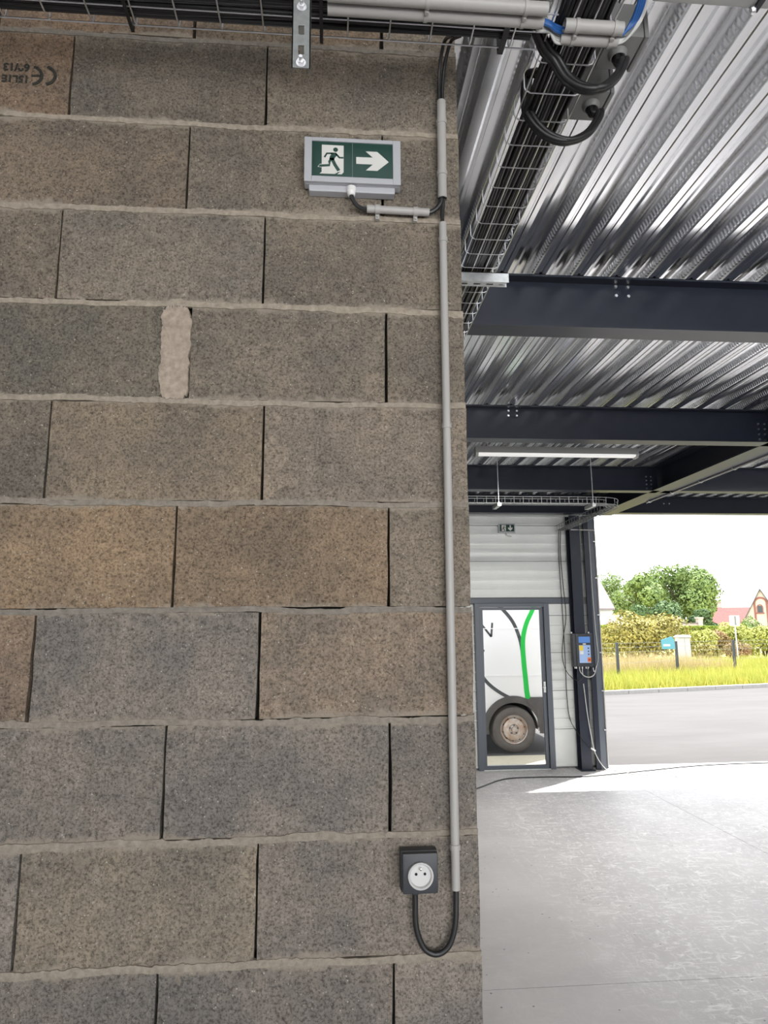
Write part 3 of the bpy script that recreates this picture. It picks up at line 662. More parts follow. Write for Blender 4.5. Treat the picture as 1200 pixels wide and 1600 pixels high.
# black ties round the tray
for k, (px, lab) in enumerate(((197, 'black cable tie under the wall tray, left of the hanger rail'), (502, 'black cable tie under the wall tray, just right of the hanger rail'), (788, 'wide black tie under the wall tray near the corner'))):
    q = at(px, 40, -.20); w = (.004, .004, .007)[k]
    b = MB()
    for (y0, y1, z0, z1) in ((-.32, -.150, 3.2825, 3.2840), (-.1515, -.150, 3.2825, 3.335), (-.3215, -.32, 3.2825, 3.335)): b.box(q.x-w, q.x+w, y0, y1, z0, z1)
    tag(b.build('cable_tie', M['rubber']), lab, 'cable tie')

# grey conduits strapped below the wall tray
def twin(name, label, x0, x1, y0, z0, y1, z1, r, clips):
    t = thing(name, label, 'conduit', (x0, y0, z0))
    for (yy, zz) in ((y0, z0), (y1, z1)):
        MB().tube([(x0, yy, zz), (x1, yy, zz)], r, 20, False).tube([(x1, yy, zz), (x1-.04, yy, zz)], r-.002, 20, False).tube([(x0, yy, zz), (x0+.04, yy, zz)], r-.002, 20, False).build('pipe', M['pvc'], t, smooth=True)
    for cx in clips:
        b = MB()
        for (yy, zz) in ((y0, z0), (y1, z1)): b.lathe([(r+.0018, -.0045), (r+.0018, .0045)], (cx, yy, zz), 'x', 20)
        b.lathe([(0, -.006), (.005, -.006), (.006, 0)], (cx, (y0+y1)/2, (z0+z1)/2-r*.7), 'z', 8).build('strap', M['pvc'], t, smooth=True)
    return t
cA = at(845, 28, -.25)
twin('conduit_pair', 'long pair of thick grey conduits along the front of the wall tray', 1.125, cA.x, -.262, 3.268, -.296, 3.268, .0145, (cA.x-.05, 1.35))
c0 = at(876, 50, -.22); c1 = at(966, 60, -.22)
twin('conduit_pair', 'short pair of thick grey conduits at the tray junction beside the blue wires', c0.x, c1.x, -.212, c0.z-.008, -.245, c0.z-.006, .0150, (c0.x+.03, c1.x-.02))
# blue and grey wires between and beyond the conduits
for k in range(3):
    pts = [(cA.x-.02, -.27+k*.006, 3.27+.003*k), at(858, 34+k*3, -.25), at(868, 40+k*4, -.235), (c0.x+.02, -.228+k*.006, c0.z-.004)]
    cable('blue_wire', 'thin blue wire crossing the gap between the two conduit pairs', pts, .0042, 'blue', 'blue wires between the conduit pairs')
for k in range(4):
    pts = [(cA.x-.01, -.255+k*.004, 3.262), at(858, 44+k*2, -.23), at(868, 54+k*4, -.215), (c0.x+.02, -.215+k*.005, c0.z-.012)]
    cable('grey_wire', 'thin grey wire sagging between the two conduit pairs', pts, .003, 'greyw', 'grey wires between the conduit pairs')
for k in range(4):
    pts = [(c1.x-.02, -.245+k*.005, c1.z+.004), at(972+k*2, 54-k*2, -.235), at(985+k*3, 36-k, -.245), at(994+k*3, 15, -.27), at(1000+k*3, -10, -.30), at(1003+k*3, -60, -.36)]
    cable('blue_wire', 'blue wire curving up from the short conduit pair past the box', pts, .0038, 'blue', 'blue wires rising from the short conduit pair')
for k in range(4):
    pts = [(c1.x-.02, -.212-k*.004, c1.z-.010), at(972+k*2, 66-k*2, -.22), at(988+k*2, 50-k*2, -.235), at(1000+k*1.5, 26, -.25), at(1007+k*1.5, 0, -.28), at(1010+k*1.5, -60, -.35)]
    cable('grey_wire', 'grey wire curving up from the short conduit pair past the box', pts, .0028, 'greyw', 'grey wires rising from the short conduit pair')

# junction boxes on the flank of the tray
def jbox(label, x0, x1, y0, y1, z0, z1, gl):
    t = thing('junction_box', label, 'junction box', ((x0+x1)/2, (y0+y1)/2, z0))
    MB().box(x0, x1, y0, y1, z0, z1, .005).build('box', M['boxgrey'], t, smooth=True)
    MB().box(x1, x1+.012, y0-.003, y1+.003, z0-.003, z1+.003, .004).build('lid', M['boxgrey'], t, smooth=True)
    gx_, gy_ = gl
    MB().lathe([(.026, .002), (.024, -.010), (.020, -.016), (.018, -.016), (.017, .0)], (gx_, gy_, z0), 'z', 22).build('grommet', M['boxgrey'], t, smooth=True)
    return t
jbox('grey junction box at the tray junction, nearest the frame top', 1.862, 1.955, -.11, .0, 3.40, 3.50, (1.905, -.055))
jb = jbox('grey junction box on the tray flank, taking the lower cable loop', 1.84, 1.945, .085, .20, 3.405, 3.495, (1.905, .135))
MB().lathe([(0, -.002), (.028, -.002), (.030, .0)], (1.885, .09, 3.445), 'y', 24).build('knockout', M['boxgrey'], jb, smooth=True)
# loops of heavy black cable
def loop(label, pts, grp):
    for k in range(4):
        off = Vector(((k % 2)*.013-.006, (k//2)*.012-.006, (k % 2)*.004))
        cable('black_cable', label, [Vector(p)+off*(1 if 0 < i < len(pts)-1 else .7) for i, p in enumerate(pts)], .0078, 'rubber', grp, n=10, seg=10)
loop('heavy black cable in the upper loop into the near junction box', [(1.50, -.235, 3.325), (1.60, -.23, 3.322), at(852, 78, -.17), at(868, 97, -.15), at(884, 122, -.14), at(908, 138, -.145), at(938, 140, -.15), at(962, 122, -.12), at(974, 98, -.09), (1.905, -.06, 3.37), (1.905, -.055, 3.43)], 'upper loop of heavy black cables at the tray junction')
loop('heavy black cable in the lower loop into the far junction box', [(1.70, -.05, 3.325), at(826, 118, .02), at(822, 162, .05), at(832, 190, .06), at(856, 213, .07), at(886, 222, .075), at(914, 212, .09), at(930, 194, .11), at(936, 178, .125), (1.909, .132, 3.375), (1.905, .135, 3.43)], 'lower loop of heavy black cables at the tray')

# ================================================================ LIGHT FITTINGS
def batten(label, x0, x1, y, z, power, hangers=True, group=None):
    t = thing('strip_light', label, 'light', ((x0+x1)/2, y, z), group)
    MB().prism([(y-.045, z), (y+.045, z), (y+.035, z+.06), (y-.035, z+.06)], x0, x1, 'x').build('body', M['lampbody'], t)
    MB().prism([(y-.038, z), (y-.030, z-.018), (y+.030, z-.018), (y+.038, z)], x0+.025, x1-.025, 'x').build('diffuser', M['diffuser'], t)
    for xx in (x0, x1-.025): MB().prism([(y-.045, z), (y-.032, z-.029), (y+.032, z-.029), (y+.045, z)], xx, xx+.025, 'x').build('end_cap', M['lampbody'], t)
    if hangers:
        for hx in (x0+.12, x1-.20):
            MB().box(hx-.015, hx+.015, y-.02, y+.02, z+.05, z+.062).tube([(hx, y, z+.06), (hx, y, z+.10)], .004, 6).tube([(hx-.02, y, z+.12), (hx, y, z+.095), (hx+.02, y, z+.12)], .004, 6).tube([(hx, y, z+.10), (hx, y, 3.65)], .0025, 6).build('hanger', M['galv2'], t)
    if power:
        if y > 0:
            l = area('strip_light_glow', ((x0+x1)/2, y, z-.03), ((x0+x1)/2, y, 0), x1-x0, .06, power, (1, .97, .92)); l.parent = t; l.matrix_parent_inverse = t.matrix_basis.inverted()
        for q in ((.17, .5, .83) if y < 0 else ()):
            ld = bpy.data.lights.new('strip_light_glow', 'POINT'); ld.energy = power/3; ld.shadow_soft_size = .05; ld.color = (1, .97, .92)
            l = bpy.data.objects.new('strip_light_glow', ld); COL.objects.link(l); l.location = (x0+(x1-x0)*q, y, z-.09)
            l.parent = t; l.matrix_parent_inverse = t.matrix_basis.inverted()
    return t
batten('long white strip light hanging between the second and third joists', 2.45, 3.97, 4.30, 3.415, 75)
ov = thing('strut_rail', 'grey channel overhead, crossing the top corner of the picture', 'bracket', (2.4, -.22, 3.41))
MB().box(1.93, 3.3, -.245, -.204, 3.408, 3.449, .003).build('channel', M['lampbody'], ov)
MB().box(2.192, 2.206, -.25, -.20, 3.400, 3.455).build('clamp', M['darkbox'], ov)
MB().lathe([(0, -.016), (.006, -.015), (.009, -.006), (.009, 0)], (2.192, -.206, 3.408), 'z', 10).build('bolt', M['bolt'], ov)
for hx in (2.45, 3.1): MB().tube([(hx, -.225, 3.449), (hx, -.225, 3.66)], .004, 6).build('rod', M['galv2'], ov)
for lab, x0, y, pw in (('added fill strip light over the floor beyond the girder', 6.0, 4.3, 60), ('added fill strip light behind the viewpoint over the block wall', -.4, -2.1, 11), ('added fill strip light behind the viewpoint near the side wall', 3.2, -2.1, 40)):  # unseen strip lights, added to brighten the floor, ceiling and block wall
    batten(lab, x0, x0+1.5, y, 3.50, pw, False)

# ================================================================ FAR FITTINGS
def tray_path(name, label, path, w, h, z, step=.1):
    t = thing(name, label, 'cable tray', path[0]); P = smoothpath(path, 6)
    lat = []
    for i in range(len(P)):
        d = (P[min(i+1, len(P)-1)]-P[max(i-1, 0)]).normalized(); lat.append(Vector((-d.y, d.x, 0)))
    for c, zz in ((-.5, 0), (-.17, 0), (.17, 0), (.5, 0), (-.52, h), (.52, h)):
        MB().tube([p+l*w*c+Vector((0, 0, zz)) for p, l in zip(P, lat)],   .0035, 6)  .build('long_wire', M['strut'], t, smooth=True)
    ru = MB(); acc = 0
    for i in range(1, len(P)):
        seg = (P[i]-P[i-1]).length; k = 0
        while acc <= seg:
            p = P[i-1].lerp(P[i], acc/seg); l = lat[i]
            ru.tube([p-l*w*.52+Vector((0, 0, h)), p-l*w*.52, p+l*w*.52, p+l*w*.52+Vector((0, 0, h))], .003, 5); acc += step
        acc -= seg
    ru.build('cross_wire', M['strut'], t, kind='stuff')
    return t
zt = 3.16
tray_path('cable_tray', 'far wire cable tray hung below the third joist and bending back at the girder', [(1.6, 5.45, zt), (3.0, 5.45, zt), (3.9, 5.45, zt), (4.14, 5.47, zt), (4.25, 5.56, zt), (4.30, 5.75, zt), (4.32, 6.4, zt), (4.33, 7.0, zt), (4.335, 7.52, zt)], .12, .07, zt)
for k in range(5):
    y = 5.42+.02*k
    cable('black_cable', 'thin dark cable lying in the far cable tray', [(1.6, y, zt+.012), (3.0, y+.006, zt+.012), (3.9, y, zt+.012), (4.13+.012*k, y+.03, zt+.012), (4.28+.014*k, 5.8, zt+.012), (4.29+.016*k, 6.6, zt+.012), (4.30+.016*k, 7.5, zt+.012)], .006, 'rubber', 'cables in the far tray')
for hx, lab in ((2.925, 'threaded hanger of the far tray nearer the block wall'), (3.955, 'threaded hanger of the far tray nearer the girder')):
    t = thing('tray_hanger', lab, 'bracket', (hx, 5.45, 3.13))
    MB().tube([(hx, 5.36, 3.14), (hx, 5.36, 3.65)], .005, 6).build('rod', M['galv2'], t)
    MB().box(hx-.02, hx+.02, 5.33, 5.56, 3.118, 3.152).build('channel', M['galv2'], t)
    MB().lathe([(.011, 0), (.011, .012)], (hx, 5.36, 3.152), 'z', 6).build('nut', M['bolt'], t)
# conduit clipped under the right edge of the girder
gc = thing('conduit', 'thin white conduit clipped along the edge of the diagonal girder', 'conduit', (5.035, 4, 3.35))
MB().tube([(5.038, 2.5, 3.350), (5.038, 6.35, 3.350)], .010, 10).build('pipe', M['pvc'], gc, smooth=True)
for y in (3.3, 3.9, 4.5, 5.1, 5.7, 6.25): MB().tube([(5.005, y, 3.358), (5.015, y, 3.342), (5.038, y, 3.337), (5.055, y, 3.348), (5.058, y, 3.362)], .005, 6).build('saddle_clip', M['galv2'], gc)
# vertical white conduit on the door guide with a cross run at its head
vc = thing('conduit', 'white conduit running up the door guide at the doorway edge', 'conduit', (4.79, 7.44, 0))
MB().tube([(4.792, 7.440, .03), (4.792, 7.440, 3.14), (4.78, 7.438, 3.16), (4.44, 7.392, 3.16)], .0085, 10).build('pipe', M['pvc'], vc, smooth=True)
for z in (.5, 1.0, 1.5, 2.0, 2.5, 3.0): MB().box(4.76, 4.80, 7.428, 7.452, z-.008, z+.008).build('clip', M['galv2'], vc)
cable('grey_wire', 'pale cable tacked along the grey door guide up to the ceiling', [(4.60, 7.28, 1.31), (4.63, 7.33, 1.26), (4.70, 7.43, 1.30), (4.742, 7.44, 1.45), (4.728, 7.442, 1.8), (4.715, 7.442, 2.3), (4.712, 7.442, 2.8), (4.71, 7.442, 3.14)], .005, 'greyw')
# control box
cbx = thing('control_box', 'dark door control box with blue label panel on the column', 'control box', (4.485, 7.36, 1.32))
MB().box(4.352, 4.622, 7.30, 7.40, 1.325, 1.756, .008).build('housing', M['darkbox'], cbx, smooth=True)
MB().box(4.392, 4.612, 7.286, 7.302, 1.335, 1.746, .005).build('front_cover', M['darkbox'], cbx, smooth=True)
dp = MB().box(4.425, 4.580, 7.282, 7.287, 1.635, 1.715, .001).build('display_panel', M['bluepanel'], cbx)
lp = MB().box(4.425, 4.580, 7.282, 7.287, 1.375, 1.605, .001).build('label_panel', M['lightblue'], cbx)
MB().box(4.48, 4.52, 7.280, 7.287, 1.612, 1.626, .001).build('white_plate', M['whiteplastic'], cbx)
MB().box(4.428, 4.482, 7.280, 7.283, 1.535, 1.600).build('yellow_sticker', M['yellow'], lp)
MB().box(4.436, 4.482, 7.280, 7.283, 1.488, 1.528).build('white_sticker', M['whiteplastic'], lp)
for z in (1.565, 1.525, 1.485): MB().lathe([(0, -.008), (.008, -.006), (.010, 0)], (4.552, 7.282, z), 'y', 12).build('push_button', M['darkbox'], lp)
MB().box(4.535, 4.580, 7.280, 7.283, 1.385, 1.445).build('orange_sticker', M['orange'], lp)
MB().lathe([(0, -.014), (.011, -.012), (.013, 0)], (4.557, 7.280, 1.415), 'y', 14).build('stop_knob', M['redk'], lp)
for xg in (4.38, 4.40, 4.44, 4.48, 4.53, 4.56): MB().lathe([(.009, 0), (.009, -.02), (.007, -.026)], (xg, 7.345, 1.325), 'z', 8).build('cable_gland', M['whiteplastic'], cbx)
for xb in (4.365, 4.60): MB().box(xb-.01, xb+.01, 7.37, 7.40, 1.756, 1.775).build('mounting_ear', M['galv2'], cbx)
cable('grey_wire', 'pale cable looping from the control box over to the door guide', [(4.44, 7.345, 1.30), (4.45, 7.33, 1.25), (4.50, 7.31, 1.20), (4.57, 7.30, 1.195), (4.64, 7.34, 1.23), (4.70, 7.425, 1.32)], .006, 'greyw')
cable('grey_wire', 'short pale cable dropping behind from the control box', [(4.48, 7.345, 1.30), (4.475, 7.34, 1.26), (4.485, 7.345, 1.21)], .005, 'greyw')
# hanging cables on the cladding
cable('black_cable', 'thin black cable hanging from the tray in a long loop to the control box', [(4.335, 7.50, 3.17), (4.345, 7.58, 2.9), (4.355, 7.58, 2.5), (4.375, 7.575, 2.0), (4.32, 7.57, 1.7), (4.285, 7.55, 1.45), (4.32, 7.50, 1.25), (4.40, 7.40, 1.15), (4.47, 7.36, 1.17), (4.50, 7.345, 1.31)], .005)
cable('black_cable', 'thin black cable hanging straight down the cladding to the floor by the doorway', [(4.31, 7.50, 3.17), (4.32, 7.585, 2.8), (4.33, 7.585, 2.2), (4.335, 7.58, 1.5), (4.33, 7.57, .9), (4.36, 7.55, .6), (4.44, 7.38, .40), (4.55, 7.37, .28), (4.60, 7.37, .25)], .005)
cable('grey_wire', 'pale cable slanting down the column base to the floor', [(4.50, 7.39, 1.1), (4.53, 7.385, .7), (4.58, 7.37, .3), (4.63, 7.36, .15), (4.70, 7.36, .05), (4.76, 7.37, .008), (4.90, 7.30, .006)], .006, 'greyw')
tag(MB().tube([(4.545, 7.365, .29), (4.60, 7.365, .25)], .012, 10).build('cable_connector', M['whiteplastic'], smooth=True), 'small white cable connector at the foot of the column', 'connector')
cable('black_cable', 'black cord lying across the floor from the block wall to the doorway', [(1.6, 5.2, .006), (2.4, 6.1, .006), (2.886, 6.609, .006), (3.314, 7.028, .006), (3.813, 7.077, .006), (4.335, 7.052, .006), (5.133, 7.259, .006), (5.942, 7.485, .006), (6.6, 7.57, .006), (7.4, 7.58, .008)], .009)
cable('grey_wire', 'pale cord curling on the sunlit floor inside the doorway', [(4.90, 7.25, .005), (4.986, 7.123, .005), (5.20, 7.01, .005), (5.347, 7.006, .005), (5.44, 6.93, .005), (5.42, 6.82, .005), (5.29, 6.659, .005), (5.205, 6.601, .005)], .005, 'greyw')
# small far exit sign
se = thing('exit_sign', 'small distant green exit sign with down arrow on the cladding', 'sign', (3.59, 7.6, 3.14))
MB().box(3.478, 3.712, 7.565, 7.61, 3.138, 3.262, .004).build('housing', M['signwhite'], se)
p2 = MB().box(3.494, 3.696, 7.561, 7.566, 3.155, 3.250).build('sign_panel', M['green'], se)
MB().box(3.519, 3.579, 7.5595, 7.561, 3.162, 3.244).build('white_doorway', M['pict'], p2)
b = MB(); 
for pts, w in (([(3.552, 3.222), (3.545, 3.20), (3.552, 3.185), (3.562, 3.166)], .011), ([(3.546, 3.20), (3.535, 3.186), (3.519, 3.184)], .009), ([(3.535, 3.205), (3.548, 3.216), (3.566, 3.205), (3.577, 3.206)], .007)): b.strip(pts, w, 7.5595, .0006)
b.lathe([(0, -.0006), (.007, -.0006), (.007, 0)], (3.557, 7.5595, 3.231), 'y', 12); b.build('running_figure', M['green'], p2)
MB().prism([(3.632, 3.242), (3.650, 3.242), (3.650, 3.202), (3.672, 3.214), (3.672, 3.192), (3.641, 3.164), (3.610, 3.192), (3.610, 3.214), (3.632, 3.202)], 7.5595, 7.561, 'y').build('arrow', M['pict'], p2)
cable('grey_wire', 'short white cable hanging under the small distant exit sign', [(3.585, 7.585, 3.14), (3.59, 7.58, 3.11), (3.61, 7.58, 3.095), (3.66, 7.60, 3.09)], .008, 'greyw')

# ================================================================ OUTDOORS
gr = MB().box(-30, 140, 19.0, 180, -.5, -.03).build('ground', M['soil']); tag(gr, 'yellow-green meadow ground beyond the car park', 'ground', kind='structure')
# car park with a slanting far edge
car = MB().prism([(-30, 7.72), (60, 7.72), (60, 29.9), (14.15, 18.15), (8.66, 16.75), (-30, 6.9+.0)], -.30, -.012, 'z').build('car_park', M['asphalt']); tag(car, 'sunlit pale asphalt yard outside the doorway', 'ground', kind='structure')
apron = MB().box(2.6, 4.35, 7.725, 8.55, -.1, -.002).build('doorstep_slab', M['paving']); tag(apron, 'pale sandy paving strip outside the exit door', 'paving', kind='structure')
kb = thing('kerb', 'pale concrete kerb along the far edge of the asphalt yard', 'kerb', (10, 17, 0), kind='structure')
ka, kz = Vector((-12.0, 11.42, 0)), Vector((42.0, 25.25, 0)); kd = (kz-ka).normalized(); kn = Vector((-kd.y, kd.x, 0)); kl = (kz-ka).length
me = MB().box(.006, .994, 0, .18, -.2, .09, .012).mesh('kerb_stone', M['kerb'])
for i in range(int(kl)):
    o = link('kerb_stone', me, kb); o.matrix_parent_inverse = kb.matrix_basis.inverted(); o.location = ka+kd*i; o.rotation_euler = (0, 0, math.atan2(kd.y, kd.x))
verge = MB().add([ka+kn*.15, kz+kn*.15, kz+kn*14, ka+kn*14], [(0, 1, 2, 3)]).build('verge_ground', M['soil']); verge.location.z = .03; tag(verge, 'grassy verge soil behind the kerb', 'ground', kind='structure')

def np_mesh(name, verts, faces, m):
    me = bpy.data.meshes.new(name); nv, nf, k = len(verts), len(faces), faces.shape[1]
    me.vertices.add(nv); me.vertices.foreach_set('co', verts.astype(np.float32).ravel())
    me.loops.add(nf*k); me.loops.foreach_set('vertex_index', faces.astype(np.int32).ravel())
    me.polygons.add(nf); me.polygons.foreach_set('loop_start', np.arange(0, nf*k, k, dtype=np.int32)); me.polygons.foreach_set('loop_total', np.full(nf, k, dtype=np.int32))
    me.update(); me.materials.append(m); return me
def blades(pts, h, w, lean, m, name):
    n = len(pts); a = NR.uniform(0, 6.283, n); hh = h*NR.uniform(.5, 1.15, n); d = np.stack([np.cos(a), np.sin(a)], 1)
    v = np.zeros((n, 3, 3)); v[:, 0, :2] = pts[:, :2]-d*w; v[:, 1, :2] = pts[:, :2]+d*w; v[:, 0, 2] = v[:, 1, 2] = pts[:, 2]
    b2 = NR.uniform(0, 6.283, n); v[:, 2, 0] = pts[:, 0]+np.cos(b2)*lean*hh; v[:, 2, 1] = pts[:, 1]+np.sin(b2)*lean*hh; v[:, 2, 2] = pts[:, 2]+hh
    return np_mesh(name, v.reshape(-1, 3), np.arange(3*n).reshape(-1, 3), m)
def verge_pts(n, s0, s1, t0, t1):
    s = NR.uniform(s0, s1, n); t = NR.uniform(t0, t1, n)
    return np.stack([ka.x+kd.x*s+kn.x*t, ka.y+kd.y*s+kn.y*t, np.full(n, .03)], 1)
S0 = (Vector((7, 16.3, 0))-ka).dot(kd)
tag(link('meadow_grass', blades(verge_pts(42000, S0, S0+22, .2, 9), .42, .018, .35, M['grass'], 'meadow_grass')), 'tall yellow-green wild grass behind the kerb', 'grass', kind='stuff')
tag(link('dry_grass', blades(verge_pts(9000, S0+.5, S0+10, 3.5, 7), .75, .010, .45, M['straw'], 'dry_grass')), 'tall dry straw-coloured grass behind the wire fence', 'grass', kind='stuff')
# fence
fp = [(10.57, 20.43), (13.19, 21.58), (15.73, 22.32)]
fd = (Vector(fp[2])-Vector(fp[0])).normalized(); fp = [tuple(Vector(fp[0])-fd*2.75)]+fp+[tuple(Vector(fp[2])+fd*2.75)]
fen = thing('wire_fence', 'dark post and thin wire mesh fence along the grass verge', 'fence', (*fp[1], 0))
for x, y in fp: MB().box(x-.04, x+.04, y-.04, y+.04, 0, 1.27, .006).build('post', M['post'], fen)
for (xa, ya), (xb, yb) in zip(fp[:-1], fp[1:]):
    for z in (.25, .6, .95, 1.1, 1.24): MB().tube([(xa, ya, z), (xb, yb, z)], .004, 4).build('wire', M['mesh'], fen)
    w = MB()
    for k in range(1, 18): w.tube([(xa+(xb-xa)*k/18, ya+(yb-ya)*k/18, .1), (xa+(xb-xa)*k/18, ya+(yb-ya)*k/18, 1.24)], .0018, 3)
    w.build('vertical_wire', M['mesh'], fen, kind='stuff')
bn = thing('banner', 'small teal banner tied to the fence left of the middle post', 'banner', (12.6, 21.25, .8))
q0 = at(1030, 1000, 21.3); q1 = at(1050, 1014, 21.3)
MB().prism([(q0.x, q0.z), (q1.x-.05, q0.z+.12), (q1.x+.04, q0.z+.02), (q1.x+.06, q1.z), (q0.x+.03, q1.z)], 21.18, 21.20, 'y').build('sheet', M['teal'], bn)
MB().prism([(q0.x+.08, q1.z+.16), (q1.x-.12, q1.z+.16), (q1.x-.12, q1.z+.10), (q0.x+.08, q1.z+.10)], 21.174, 21.18, 'y').build('pale_band', M['whiteplastic'], bn)

# shrubs and trees: leaves on overlapping lobes
def foliage(lobes, n, size, m, name):
    tot = sum(l[3]**2 for l in lobes); V = []
    for (cx, cy, cz, r, *sq) in lobes:
        sqz = sq[0] if sq else 1.0
        k = int(n*r*r/tot); d = NR.normal(size=(k, 3)); d /= np.linalg.norm(d, axis=1)[:, None]
        rad = r*(NR.uniform(.55, 1.03, k)**.45)*(1+.12*np.sin(d[:, 0]*7+cx)*np.sin(d[:, 2]*6+cz))
        p = d*rad[:, None]*np.array([1, 1, sqz])+np.array([cx, cy, cz])
        s = size*NR.uniform(.6, 1.3, k)
        t1 = NR.normal(size=(k, 3)); t1 -= d*(t1*d).sum(1)[:, None]*.6; t1 /= np.linalg.norm(t1, axis=1)[:, None]
        t2 = np.cross(d+NR.normal(size=(k, 3))*.5, t1); t2 /= np.linalg.norm(t2, axis=1)[:, None]
        q = np.stack([p-t1*s[:, None], p+t2*s[:, None]*.5, p+t1*s[:, None], p-t2*s[:, None]*.5], 1); V.append(q)
    v = np.concatenate(V).reshape(-1, 3); v[:, 2] = np.maximum(v[:, 2], .0)
    return np_mesh(name, v, np.arange(len(v)).reshape(-1, 4), m)
def shrub(label, px, py, Y, r, n, m, leaf=.09, group=None, lob=7, seed=0, h=None):
    c = at(px, py, Y); h = h or max(c.z, .6); rr = random.Random(seed+int(px))
    t = thing('shrub', label, 'shrub', (c.x, Y, 0), group); L = []
    for k in range(lob):
        a = 6.28*k/lob+rr.uniform(-.3, .3); q = rr.uniform(.35, .75)
        lr = r*rr.uniform(.38, .55); L.append((c.x+math.cos(a)*r*q, Y+math.sin(a)*r*q*.7, max(lr*.6, h*rr.uniform(.35, .72)), lr, min(1.0, h/(2*lr)+.2)))
    L.append((c.x, Y, h-r*.42, r*.5, .85))
    link('foliage', foliage(L, n, leaf, m, 'foliage'), t)
    b = MB()
    for k in range(4):
        a = 6.28*k/4+.4; b.tube([(c.x, Y, 0), (c.x+math.cos(a)*r*.2, Y+math.sin(a)*r*.2, h*.4), (c.x+math.cos(a)*r*.45, Y+math.sin(a)*r*.4, h*.65)], [.05, .035, .015], 5)
    b.build('stem', M['bark'], t); return t
def tree(label, px, pytop, Y, w, n, m, leaf, base=1.0, seed=0, lob=16, group=None):
    c = at(px, pytop, Y); h = c.z; rr = random.Random(seed)
    t = thing('tree', label, 'tree', (c.x, Y, 0), group); L = []
    for k in range(lob):
        f = rr.uniform(0, 1); z = base+(h-base)*(.12+.74*f); ww = w*.5*(1-.75*abs(f-.4)**1.3); a = rr.uniform(0, 6.28); q = rr.uniform(.3, .8)
        lr = w*rr.uniform(.13, .22); L.append((c.x+math.cos(a)*ww*q, Y+math.sin(a)*ww*q, z, lr, .85))
    L.append((c.x, Y, h-w*.15, w*.16, .95))
    link('crown', foliage(L, n, leaf, m, 'crown'), t)
    b = MB().tube([(c.x, Y, 0), (c.x+.05*h*.1, Y, h*.35), (c.x, Y, h*.8)], [h*.028, h*.02, h*.008], 8)
    for k in range(5):
        a = 6.28*k/5; b.tube([(c.x, Y, h*(.28+.07*k)), (c.x+math.cos(a)*w*.2, Y+math.sin(a)*w*.2, h*(.42+.08*k)), (c.x+math.cos(a)*w*.33, Y+math.sin(a)*w*.33, h*(.5+.08*k))], [h*.012, h*.008, h*.003], 5)
    b.build('trunk', M['bark'], t); return t
shrub('large rounded yellow-green shrub behind the wire fence', 1006, 963, 32, 2.15, 9000, M['leafy'], .085, lob=9, h=2.35)
shrub('lime shrub beside the white gate box', 1090, 985, 33, 1.0, 3000, M['leafl'], .08, h=1.55)
shrub('reddish shrub among the lime shrubs left of the sign post', 1118, 990, 34, .75, 1800, M['leafr'], .07, h=1.5)
shrub('bright lime shrub just left of the sign post', 1138, 982, 35, 1.25, 3400, M['leafl'], .08, h=1.95)
shrub('dark green shrub behind the sign post', 1172, 975, 38, 1.15, 2600, M['leafa'], .08, h=2.2)
shrub('pale green shrub at the frame edge before the cream house', 1192, 982, 33, 1.2, 3200, M['leafl'], .08, h=1.75)
shrub('small brownish shrub at the foot of the sign post', 1150, 1000, 31, .7, 1800, M['leafr'], .06, h=1.0)
shrub('low olive shrub under the lime shrubs', 1105, 1003, 30, .8, 1800, M['leafy'], .06, h=.95)
tree('broad light green tree, tallest behind the yellow shrub', 1056, 882, 62, 7.6, 15000, M['leafa'], .17, 1.2, 3, 22)
tree('light green tree left of the tallest one, beside the slate roof', 1003, 893, 60, 5.4, 11000, M['leafa'], .17, 1.0, 5, 18)
tree('pale thin-leaved tree behind the slate-roofed house', 962, 896, 112, 11.5, 12000, M['leafa'], .18, 1.5, 8, 16)
tree('dark green bushy tree beside the red-tiled roof', 1092, 952, 52, 3.0, 7000, M['leafb'], .13, .3, 12, 12)
tree('dark green low tree behind the yellow shrub', 1035, 940, 52, 4.2, 7500, M['leafb'], .14, .3, 21, 14)
tree('dark green low tree between the slate house and the yellow shrub', 993, 945, 50, 2.4, 5500, M['leafb'], .13, .3, 27, 12)
def hedge(label, pa, pb, Y, h):
    a, b = at(pa, 985, Y), at(pb, 985, Y)
    t = thing('hedge', label, 'hedge', (a.x, Y, 0)); MB().box(a.x, b.x, Y, Y+.9, 0, h-.06).build('core', M['bark'], t)
    n = int(1300*(b.x-a.x)); p = np.stack([NR.uniform(a.x, b.x, n), Y+NR.uniform(-.06, .96, n), NR.uniform(0, h, n)], 1)
    s = NR.randint(0, 3, n); p[s == 0, 1] = Y+NR.uniform(-.06, .02, (s == 0).sum()); p[s == 1, 2] = h+NR.uniform(-.08, .03, (s == 1).sum())
    t1 = NR.normal(size=(n, 3)); t1 /= np.linalg.norm(t1, axis=1)[:, None]; t2 = np.cross(t1, NR.normal(size=(n, 3))); t2 /= np.linalg.norm(t2, axis=1)[:, None]
    q = np.stack([p-t1*.09, p+t2*.05, p+t1*.09, p-t2*.05], 1).reshape(-1, 3)
    link('foliage', np_mesh('foliage', q, np.arange(len(q)).reshape(-1, 4), M['hedge']), t)
hedge('clipped bright green hedge in front of the slate-roofed house', 900, 968, 44, 1.75)
hedge('long clipped hedge between the yellow shrub and the red roof', 1062, 1125, 46, 1.62)
